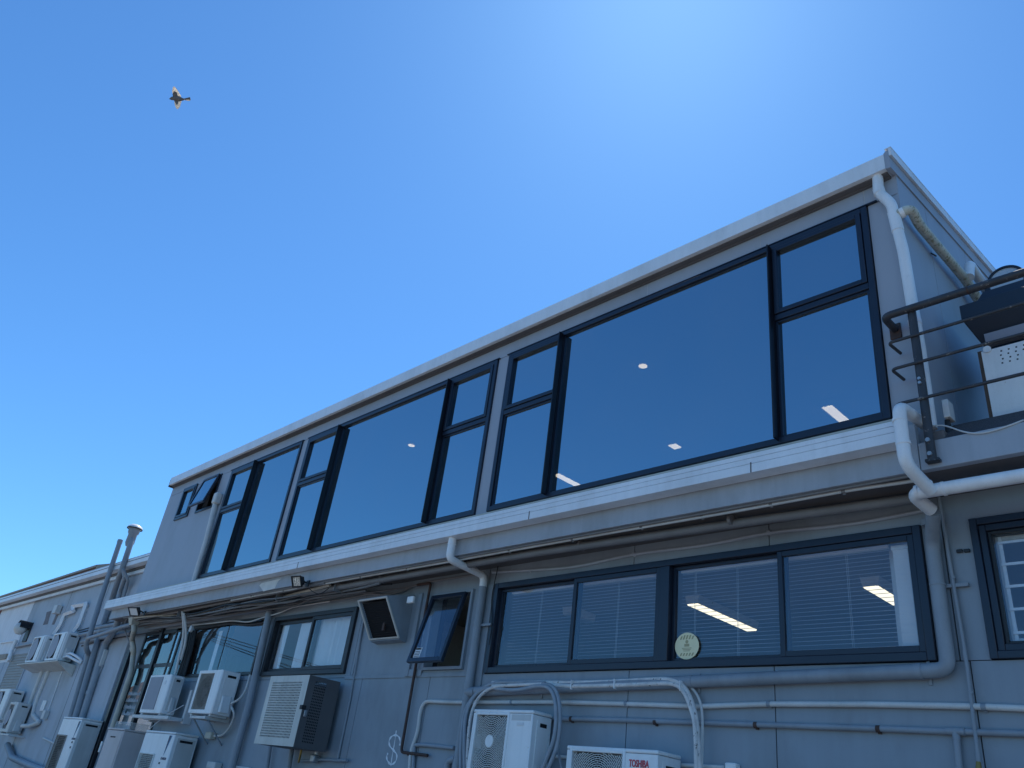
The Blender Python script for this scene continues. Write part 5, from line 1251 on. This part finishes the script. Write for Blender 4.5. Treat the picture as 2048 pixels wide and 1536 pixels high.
# tall twin-fan units with the wedge badge
x0, x1 = -18.81, -17.68
t = ac_unit('tall white twin-fan unit with a wedge badge against the annex wall', x0, x1, 0.75, 2.17, 5.52, 5.92, (x0 + 0.03, x0 + 0.60, 0.84, 1.82), (x0 + 0.33, 1.50, 0.25), 'bars', side='acgrey', wire='grilletan', pitch=0.03, lid=True, valve=False, shroud='dark')
vane_logo(t, -17.821, 5.52, 1.802, 0.30)
text('name', 'DAIKIN', 0.05, (-17.871, 5.518, 1.772), 'logodark', t, width=0.2, bold=0.001)
for k in range(2): obj('label', MB().box(-17.815, -17.815 + 0.07, 5.517, 5.5197, 1.710 - k * 0.09, 1.710 - k * 0.09 + 0.035), 'ink', t)
x0, x1 = -14.39, -13.21
t = ac_unit('wide white unit with a wedge badge and wire grille in front of the wall-hung pair', x0, x1, 0.62, 2.04, 5.54, 5.92, (x0 + 0.05, x0 + 0.62, 0.72, 1.69), (x0 + 0.33, 1.38, 0.25), 'bars', side='acgrey', wire='grille', pitch=0.026, lid=True, valve=False, shroud='dark')
vane_logo(t, -13.423, 5.54, 1.707, 0.28)
text('name', 'DAIKIN', 0.05, (-13.486, 5.538, 1.641), 'logodark', t, width=0.2, bold=0.001)
obj('label', MB().box(-13.515, -13.459, 5.537, 5.5397, 1.576, 1.603), 'ink', t)
# tall beige cabinet between them
t = thing('beige_cabinet', 'tall pinkish beige cabinet between the two units with wedge badges', 'cabinet', (-15.73, 5.7, 0.5))
obj('casing', MB().box(-16.13, -15.33, 5.53, 5.92, 0.5, 2.0), 'acbeige', t, bevel=0.012)
obj('lid', MB().box(-16.14, -15.32, 5.52, 5.93, 2.004, 2.035), 'acbeige', t, bevel=0.006)
obj('front_panel', MB().box(-16.09, -15.37, 5.524, 5.5295, 0.6, 1.97), 'acbeige', t, bevel=0.003)
obj('maker_plate', MB().box(-15.875, -15.636, 5.5215, 5.5238, 1.878, 1.901), 'ink', t)
obj('handle', MB().box(-16.19, -16.145, 5.50, 5.53, 1.62, 1.80), 'acwhite', t, bevel=0.01)
# wire tray lying on the cabinet
t = thing('wire_rack', 'white wire rack lying on top of the beige cabinet', 'rack', (-15.6, 5.75, 2.036))
b = MB()
for k in range(15): b.box(-16.05 + k * 0.05, -16.046 + k * 0.05, 5.60, 5.606, 2.04, 2.15)
for k in range(5): b.box(-16.06, -15.34, 5.607, 5.612, 2.045 + k * 0.024, 2.049 + k * 0.024)
obj('front_grid', b, 'pvc', t)
b = MB()
for k in range(20): b.box(-15.33, -15.326, 5.62 + k * 0.015, 5.626 + k * 0.015, 2.04, 2.14)
b.box(-15.335, -15.322, 5.61, 5.92, 2.14, 2.146)
obj('side_grid', b, 'acgrey', t)

# caged unit: perforated steel cage
t = thing('steel_cage', 'beige perforated steel cage box hung under the curtained window', 'cage', (-9.96, 5.7, 1.97))
x0, x1, z0, z1, yf, yb = -10.47, -9.46, 1.97, 2.81, 5.45, 5.92
b = MB()
ncol, nrow = 24, 22
px0, px1, pz0, pz1 = x0 + 0.10, x1 - 0.14, z0 + 0.085, z1 - 0.075
for r in subtract((x0, x1, z0, z1), [(px0, px1, pz0, pz1)]): b.box(r[0], r[1], yf, yf + 0.003, r[2], r[3])
cw, ch = (px1 - px0) / ncol, (pz1 - pz0) / nrow
for i in range(ncol):
    for j in range(nrow):
        xa, za = px0 + i * cw, pz0 + j * ch
        o_ = [(xa, za), (xa + cw, za), (xa + cw, za + ch), (xa, za + ch)]
        hx_, hz_2 = cw * 0.29, ch * 0.33
        cx, cz = xa + cw / 2, za + ch / 2
        i_ = [(cx - hx_, cz - hz_2), (cx + hx_, cz - hz_2), (cx + hx_, cz + hz_2), (cx - hx_, cz + hz_2)]
        b.add([(x, yf, z) for x, z in o_ + i_] + [(x, yf + 0.003, z) for x, z in i_], [(0, 1, 5, 4), (1, 2, 6, 5), (2, 3, 7, 6), (3, 0, 4, 7), (4, 5, 9, 8), (5, 6, 10, 9), (6, 7, 11, 10), (7, 4, 8, 11)])
obj('front_plate', b, 'cage', t)
b = MB()
sy0, sy1, sz0_, sz1_ = yf + 0.10, yf + 0.27, z0 + 0.06, z1 - 0.05
for r in subtract((yf + 0.031, yb, z0, z1), [(sy0, sy1, sz0_, sz1_)]): b.box(x1 - 0.003, x1, r[0], r[1], r[2], r[3])
nc, nr = 7, 22
cw, ch = (sy1 - sy0) / nc, (sz1_ - sz0_) / nr
for i in range(nc):
    for j in range(nr):
        ya, za = sy0 + i * cw, sz0_ + j * ch
        o_ = [(ya, za), (ya + cw, za), (ya + cw, za + ch), (ya, za + ch)]
        cy, cz = ya + cw / 2, za + ch / 2
        i_ = [(cy - cw * .28, cz - ch * .28), (cy + cw * .28, cz - ch * .28), (cy + cw * .28, cz + ch * .28), (cy - cw * .28, cz + ch * .28)]
        b.add([(x1, y, z) for y, z in o_ + i_], [(0, 1, 5, 4), (1, 2, 6, 5), (2, 3, 7, 6), (3, 0, 4, 7)])
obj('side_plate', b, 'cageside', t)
obj('corner_angle', MB().box(x1 - 0.002, x1 + 0.004, yf + 0.004, yf + 0.030, z0, z1), 'cageside', t)
obj('top_plate', MB().box(x0, x1 - 0.004, yf + 0.004, yb, z1 - 0.004, z1 - 0.001), 'cage', t)
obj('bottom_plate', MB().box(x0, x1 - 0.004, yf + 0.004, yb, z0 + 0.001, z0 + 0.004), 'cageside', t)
obj('left_plate', MB().box(x0, x0 + 0.003, yf + 0.004, yb, z0 + 0.005, z1 - 0.005), 'cage', t)
obj('hasp', MB().box(x1 - 0.05, x1 + 0.008, yf - 0.012, yf + 0.05, 2.40, 2.45), 'black', t, bevel=0.004)
obj('padlock', MB().box(x1 + 0.009, x1 + 0.03, yf + 0.03, yf + 0.07, 2.32, 2.40), 'steel', t, bevel=0.006)
t = thing('air_conditioner', 'air conditioner body inside the perforated cage, coloured near-black for the shade behind the holes', 'air conditioner', (-10.0, 5.75, 2.0))
obj('casing', MB().box(x0 + 0.1, x1 - 0.12, yf + 0.12, yb - 0.05, z0 + 0.05, z1 - 0.08), 'dark', t, bevel=0.015)  # near-black colour puts the shade inside the cage into the body
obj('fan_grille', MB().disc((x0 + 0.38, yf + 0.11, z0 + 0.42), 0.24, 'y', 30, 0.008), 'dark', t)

# lagged refrigerant lines round the square-grilled unit
def bundle(name, label, pts, r, m, **k): return pipe(name, label, pts, r, m, 0.18, cat='hose', seg=10, **k)
bundle('lagged_pipe', 'outer grey lagged pipe arching left over the square-grilled unit', [(-6.699, 5.800, 1.890), (-6.786, 5.820, 2.192), (-6.854, 5.860, 2.489), (-6.726, 5.900, 2.687), (-6.470, 5.900, 2.775), (-5.950, 5.900, 2.760), (-5.722, 5.880, 2.754)], 0.019, 'laggrey')
bundle('lagged_pipe', 'inner grey lagged pipe arching left over the square-grilled unit', [(-6.616, 5.780, 1.893), (-6.705, 5.800, 2.145), (-6.803, 5.840, 2.437), (-6.750, 5.880, 2.643), (-6.554, 5.880, 2.722), (-6.260, 5.860, 2.688), (-6.020, 5.840, 2.683), (-5.762, 5.820, 2.720), (-5.572, 5.800, 2.701), (-5.465, 5.780, 2.580), (-5.410, 5.760, 2.402), (-5.409, 5.750, 2.230), (-5.476, 5.740, 2.059), (-5.534, 5.740, 1.940)], 0.019, 'laggrey')
bundle('lagged_pipe', 'pale lagged pipe curving down between the grey downpipe and the unit', [(-6.608, 5.800, 1.896), (-6.677, 5.820, 2.196), (-6.716, 5.840, 2.438), (-6.666, 5.860, 2.615), (-6.456, 5.860, 2.728), (-6.049, 5.860, 2.735), (-5.735, 5.860, 2.741)], 0.017, 'lagging')
bundle('lagged_pipe', 'right grey lagged pipe dropping beside the square-grilled unit', [(-5.716, 5.840, 2.737), (-5.540, 5.820, 2.714), (-5.433, 5.800, 2.584), (-5.379, 5.780, 2.406), (-5.373, 5.770, 2.192), (-5.440, 5.760, 2.022), (-5.490, 5.760, 1.937)], 0.019, 'laggrey')
bundle('lagged_pipe', 'upper white lagged pipe running right above the unit and bending down', [(-6.528, 5.920, 2.770), (-5.762, 5.920, 2.767), (-5.428, 5.920, 2.759), (-4.934, 5.920, 2.762), (-4.536, 5.920, 2.775), (-4.262, 5.910, 2.778), (-4.110, 5.900, 2.726), (-4.023, 5.900, 2.587), (-3.958, 5.880, 2.412), (-3.921, 5.860, 2.062)], 0.021, 'lagging')
bundle('lagged_pipe', 'lower white lagged pipe running right above the unit and bending down', [(-6.500, 5.900, 2.736), (-5.739, 5.900, 2.744), (-5.406, 5.900, 2.723), (-4.856, 5.900, 2.728), (-4.465, 5.900, 2.737), (-4.221, 5.890, 2.741), (-4.105, 5.880, 2.690), (-4.023, 5.880, 2.544), (-3.963, 5.860, 2.408), (-3.935, 5.840, 2.059)], 0.019, 'lagging')
bundle('lagged_pipe', 'slim grey cable curving down right of the white lagged pipes', [(-4.264, 5.950, 2.777), (-4.084, 5.950, 2.735), (-3.974, 5.950, 2.615), (-3.946, 5.940, 2.421), (-3.942, 5.920, 2.068)], 0.012, 'conduit')
pipe('drain_hose', 'thin grey hose dropping between the two units', [(-5.441, 5.850, 2.201), (-5.421, 5.850, 2.096), (-5.354, 5.850, 1.964)], 0.012, 'laggrey', 0.1, cat='hose', seg=8)
pipe('conduit', 'short white conduit between the two units', [(-5.617, 5.970, 2.115), (-5.395, 5.970, 2.113)], 0.016, 'conduit', 0, cat='conduit')
pipe('conduit', 'short white conduit right of the lettered unit, ending in a socket box', [(-4.192, 5.970, 2.115), (-3.761, 5.970, 2.120)], 0.016, 'conduit', 0, cat='conduit')
for lab, p in (('first white cable tie on the lagged pipes', (-5.375, 5.885, 2.738)), ('second white cable tie on the lagged pipes', (-4.851, 5.885, 2.742)), ('third white cable tie at the bend of the lagged pipes', (-4.124, 5.870, 2.716))):
    o = tag(obj('cable_tie', MB().box(p[0] - 0.004, p[0] + 0.004, p[1] - 0.012, p[1] + 0.03, p[2] - 0.045, p[2] + 0.04), 'pvc', bevel=0.002), lab, 'cable tie')
tag(obj('socket_box', MB().box(-3.735, -3.638, 5.92, 5.998, 2.084, 2.154), 'acwhite', bevel=0.012), 'white socket box at the bottom edge right of the lettered unit', 'socket')
# hose and socket beside the tan-grid unit
pipe('hose', 'pale hose looping from the tan-grid unit behind the thick pipe', [(-12.151, 5.800, 2.510), (-12.017, 5.850, 2.583), (-12.045, 5.920, 2.724), (-12.108, 5.950, 2.949)], 0.016, 'conduit', 0.15, cat='hose', seg=8)
pipe('hose', 'pale hose drooping below the tan-grid unit to a small socket', [(-12.119, 5.800, 2.460), (-12.038, 5.850, 2.357), (-12.254, 5.930, 2.191), (-12.465, 5.950, 2.069), (-12.824, 5.960, 2.059)], 0.016, 'conduit', 0.15, cat='hose', seg=8)
tag(obj('socket_box', MB().box(-12.977, -12.769, 5.90, 5.998, 2.011, 2.109), 'cream', bevel=0.01), 'small cream socket box below the tan-grid unit', 'socket')
tag(obj('socket_box', MB().box(-12.586, -12.309, 5.88, 5.998, 1.615, 1.707), 'acgrey', bevel=0.012), 'grey socket box at the bottom edge right of the wide unit', 'socket')
pipe('conduit', 'pale conduit at the bottom edge right of the thick grey pipe', [(-11.908, 5.970, 1.681), (-11.385, 5.970, 1.678)], 0.02, 'conduit', 0, cat='conduit')
pipe('cable', 'thin pale cable slung from the angle bracket to the cabinet top', [(-13.605, 5.700, 2.460), (-13.977, 5.600, 2.272), (-14.431, 5.600, 2.070)], 0.006, 'conduit', 0.1, cat='cable', seg=6)

# white vent trunking on the left end of the upper storey
vx = -14.448
o = pipe('trunking', 'white vertical trunking with a cap beside the propped-open small window', [(-14.580, 5.540, 6.050), (vx, 5.54, 5.302), (-14.411, 5.54, 4.44)], 0.048, 'conduit', 0.0, cat='trunking')
cpz = (-14.559, 5.530, 6.144)
obj('cap', MB().box(cpz[0] - 0.075, cpz[0] + 0.075, 5.47, 5.598, cpz[2] - 0.12, cpz[2] + 0.10), 'conduit', o, bevel=0.03, seg=3)

# ------------------------------------------------------------------ lamps
def floodlight(label, c, ang, m, w_, h_, reflector):
    t = thing('floodlight', label, 'floodlight', (c[0], 5.44, c[2] - h_ / 2))
    rot = Matrix.Translation(Vector(c)) @ Matrix.Rotation(ang[1], 4, 'Z') @ Matrix.Rotation(ang[0], 4, 'X')
    def tf(mb): mb.v = [tuple(rot @ Vector(v)) for v in mb.v]; return mb
    obj('housing', tf(MB().hexa([(-w_ / 2 * .6, 0.09, -h_ / 2 * .6), (-w_ / 2, 0, -h_ / 2), (w_ / 2, 0, -h_ / 2), (w_ / 2 * .6, 0.09, -h_ / 2 * .6)], [(-w_ / 2 * .6, 0.09, h_ / 2 * .6), (-w_ / 2, 0, h_ / 2), (w_ / 2, 0, h_ / 2), (w_ / 2 * .6, 0.09, h_ / 2 * .6)])), 'black', t, bevel=0.006)
    obj('bezel', tf(MB().frame(-w_ / 2 - 0.006, w_ / 2 + 0.006, -h_ / 2 - 0.006, h_ / 2 + 0.006, 0.018, -0.018, 0.001)), 'black', t, bevel=0.003)
    if reflector:
        b = MB()
        for k in range(6):
            z = -h_ / 2 + 0.016 + k * (h_ - 0.032) / 6
            for i in range(4):
                x = -w_ / 2 + 0.014 + i * (w_ - 0.028) / 4
                b.add([(x, -0.004, z), (x + (w_ - 0.028) / 4, -0.004 - 0.006 * ((i + k) % 2), z), (x + (w_ - 0.028) / 4, -0.009, z + (h_ - 0.032) / 6), (x, -0.003, z + (h_ - 0.032) / 6)], [(0, 1, 2, 3)])
        obj('reflector', tf(b), 'lens', t)
    else: obj('diffuser', tf(MB().box(-w_ / 2 + 0.013, w_ / 2 - 0.013, -0.006, -0.001, -h_ / 2 + 0.013, h_ / 2 - 0.013)), 'ledface', t)
    q = rot @ Vector((0, 0.09, 0))
    obj('bracket', MB().tube([q, (c[0], 5.43, c[2] + 0.02)], 0.012, 8), 'black', t)
    obj('wall_plate', MB().box(c[0] - 0.04, c[0] + 0.04, 5.44, 5.4595, c[2] - 0.03, c[2] + 0.06), 'black', t, bevel=0.004)
    return t
floodlight('black halogen floodlight with a crinkled reflector on the beam under the gutter', (-10.101, 5.280, 4.027), (math.radians(28), math.radians(12)), 'lens', 0.18, 0.15, True)
pipe('lamp_flex', 'black flex hanging from the halogen floodlight into the conduits', [(-10.020, 5.400, 4.003), (-9.905, 5.420, 3.914), (-9.780, 5.500, 3.869), (-9.760, 5.600, 3.990)], 0.006, 'cable', 0.1, cat='cable', seg=6)
floodlight('small black LED floodlight with a flat white face at the left end of the overhang', (-16.070, 5.250, 4.028), (math.radians(38), math.radians(20)), 'led', 0.24, 0.17, False)
gl = (-26.139, 5.720, 4.383)
t = thing('globe_lamp', 'round opal bulkhead lamp with a black hood on the white bay of the annex', 'lamp', (gl[0], 5.8, gl[2] - 0.2))
obj('globe', MB().lathe((gl[0], gl[1], gl[2]), [(0.0, -0.17), (0.09, -0.15), (0.16, -0.06), (0.17, 0.02), (0.14, 0.10), (0.07, 0.15), (0, 0.16)], 22), 'globe', t)
b = MB()
for k in range(8):
    a = math.pi * k / 7
    b.add([(gl[0] + 0.19 * math.cos(a), y, gl[2] + 0.02 + 0.20 * math.sin(a)) for y in (gl[1] - 0.08, 5.948)] + [(gl[0] + 0.18 * math.cos(a), y, gl[2] + 0.02 + 0.19 * math.sin(a)) for y in (gl[1] - 0.08, 5.948)], [])
for k in range(7):
    a, c = 4 * k, 4 * k + 4
    b.f += [(a, a + 1, c + 1, c), (a + 2, c + 2, c + 3, a + 3), (a, c, c + 2, a + 2)]
obj('hood', b, 'black', t)
obj('back_plate', MB().box(gl[0] - 0.2, gl[0] + 0.2, 5.92, 5.9485, gl[2] - 0.32, gl[2] + 0.2), 'black', t, bevel=0.01)

# lights in the rooms
def tube_light(label, p0, p1, z, grp, dm='tube'):
    """surface-mounted batten running straight into the room"""
    t = thing('ceiling_light', label, 'ceiling light', (p0[0], p0[1], z), grp)
    x = (p0[0] + p1[0]) / 2
    obj('housing', MB().prism([(x - 0.07, z), (x + 0.07, z), (x + 0.09, z + 0.09), (x - 0.09, z + 0.09)], p0[1], p1[1], 'y'), 'acwhite', t)
    obj('diffuser', MB().prism([(x - 0.06, z - 0.012), (x + 0.06, z - 0.012), (x + 0.068, z - 0.001), (x - 0.068, z - 0.001)], p0[1] + 0.01, p1[1] - 0.01, 'y'), dm, t)
tube_light('lit ceiling batten behind the blind right of the round sticker', (-4.986, 7.220, 3.810), (-4.910, 8.437, 3.810), 3.81, 'battens in the lower room')
tube_light('lit ceiling batten cut off by the white pillar at the right of the blinds', (-2.987, 7.186, 3.810), (-3.030, 8.050, 3.810), 3.81, 'battens in the lower room')
tube_light('lit batten low in the rightmost upper lights', (-4.037, 8.769, 6.660), (-4.000, 9.273, 6.660), 6.66, 'battens in the upper room', 'tubeup')
tube_light('lit batten low in the left corner of the largest upper pane', (-8.726, 8.731, 6.660), (-8.731, 9.297, 6.660), 6.66, 'battens in the upper room', 'tubeup')
tube_light('short lit batten low in the middle of the largest upper pane', (-6.403, 8.727, 6.660), (-6.366, 8.890, 6.660), 6.66, 'battens in the upper room', 'tubeup')
tube_light('faint unlit batten behind the left blind', (-6.716, 7.174, 3.810), (-6.723, 7.606, 3.810), 3.81, 'battens in the lower room', 'ledface')
for lab, p in (('round downlight high in the largest upper pane', (-5.451, 6.798, 6.755)), ('round downlight in the middle upper pane', (-10.236, 6.774, 6.755)), ('round downlight by the left fin of the middle upper window', (-12.651, 6.783, 6.755))):
    t = thing('downlight', lab, 'ceiling light', p, 'downlights in the upper room')
    obj('trim', MB().tube([(p[0], p[1], p[2] - 0.008), (p[0], p[1], p[2] + 0.004)], 0.065, 20), 'acwhite', t)
    obj('lamp', MB().disc((p[0], p[1], p[2] - 0.012), 0.055, 'z', 20, 0.003), 'down', t)

# ------------------------------------------------------------------ bird
bp_ = Vector((-11.603, 1.650, 11.478))
t = thing('bird', 'small brown bird gliding with spread wings in the blue sky', 'bird', bp_)
e1, e2, e3 = cr, cu, cb                     # picture-right, picture-up, towards the viewer from below
def bw(u, v, d=0.0): return bp_ + e1 * (u * 0.0095) + e2 * (v * 0.0095) + e3 * (d * 0.0095)
# body: lofted ellipses from beak to tail root (u along the body)
secs = [(-20.0, 0.2, 0.3), (-18.2, 0.2, 0.9), (-17.0, 0.6, 1.9), (-14.5, 1.0, 3.1), (-11.5, 1.0, 3.4), (-8, 0.8, 4.3), (-3, 0.4, 5.0), (2, 0.0, 4.3), (6, -0.4, 2.8), (9.5, -0.8, 1.7)]
b = MB(); n = 12; vs = []
for u, v, r in secs:
    for k in range(n):
        a = 2 * math.pi * k / n
        vs.append(bw(u * 0.9, v + r * math.cos(a), r * 0.85 * math.sin(a)))
fs = [(i * n + k, i * n + (k + 1) % n, (i + 1) * n + (k + 1) % n, (i + 1) * n + k) for i in range(len(secs) - 1) for k in range(n)]
fs += [tuple(range(n)), tuple((len(secs) - 1) * n + k for k in range(n))]
body = obj('body', b.add(vs, fs), 'bird', t)
def wing(pts, d0, d1, m):
    top_ = [bw(u, v, d0 + (d1 - d0) * s) for u, v, s in pts]; bot = [p - e3 * 0.004 for p in top_]
    n_ = len(pts)
    return MB().add(top_ + bot, [tuple(range(n_)), tuple(range(2 * n_ - 1, n_ - 1, -1))] + [(i, (i + 1) % n_, (i + 1) % n_ + n_, i + n_) for i in range(n_)])
up_w = [(-9, 3, 0), (-10.5, 7, .25), (-10.5, 13, .6), (-8, 19, .9), (-6, 20, 1), (-3, 17.5, .9), (-0.5, 13.5, .65), (1.8, 9, .4), (4, 5.5, .2), (3.5, 2.5, 0)]
dn_w = [(-8.5, -2, 0), (-7.5, -7, .3), (-5.5, -13, .6), (-2.8, -18.5, .9), (-0.5, -21, 1), (2.2, -19, .92), (4.0, -15, .7), (4.3, -10, .5), (5.2, -5.5, .3), (3.5, -2, 0)]
for pts_ in (up_w, dn_w):
    obj('wing', wing(pts_, 0, 7, 'feather'), 'feather', t)
    sgn = 1 if pts_ is up_w else -1
    cov = [(u if u < -3 else -3 + (u + 3) * 0.3, v * 0.62, s * .6) for u, v, s in pts_]
    obj('wing_lining', wing(cov, 0.8, 6, 'bird'), 'bird', t)
for k, (a, c) in enumerate((((20.3, 1.2), (19.5, 3.4)), ((21.0, -1.6), (20.3, 1.0)), ((19.2, -3.8), (20.8, -1.8)))):
    obj('tail_feather', wing([(7.5, -1.8, 0), (7.5, 0.6, 0), (c[0], c[1], 0.1), (a[0], a[1], 0.1)], 0.3 * k, 0.5, 'bird'), 'feather' if k == 2 else 'bird', t)

# ------------------------------------------------------------------ what the left windows mirror: street wires and a gable across the yard
for k, (lab, A, B) in enumerate((
    ('topmost overhead wire, seen mirrored in the dark left window', (-51.648, -9.000, 9.407), (-42.743, -9.000, 7.842)),
    ('second overhead wire from the top, mirrored in the left window', (-51.480, -9.000, 9.179), (-42.849, -9.000, 7.725)),
    ('third overhead wire, mirrored in the left window', (-51.731, -9.300, 9.135), (-43.366, -9.300, 7.551)),
    ('lowest overhead wire, mirrored in the left window', (-51.636, -9.300, 9.005), (-43.345, -9.300, 7.415)))):
    A, B = Vector(A), Vector(B); d = B - A
    P0, P1 = A - d * 3.0, B + d * 3.0
    pts = [P0 + (P1 - P0) * (i / 12) + Vector((0, 0, -0.9 * (1 - ((i - 6) / 6) ** 2) + 0.85)) for i in range(13)]
    tag(obj('overhead_wire', MB().tube(pts, 0.022, 6), 'cable'), lab, 'wire', 'overhead wires across the yard')
g0 = Vector((-71.936, -16.000, 9.348))
t = thing('opposite_house', 'brown-roofed house across the yard, seen only mirrored in the left windows', 'house', (g0.x - 4, -19, 0))
hw_ = g0.z - 1.6
obj('wall', MB().box(g0.x - 16, g0.x + 9, -24, -17, 0, hw_ - 1.4), 'white', t)
obj('roof', MB().prism([(-24.6, hw_ - 1.5), (-16.4, hw_ - 1.5), (-20.5, hw_ + 1.0)], g0.x - 16.4, g0.x + 9.4, 'x'), 'timber', t)
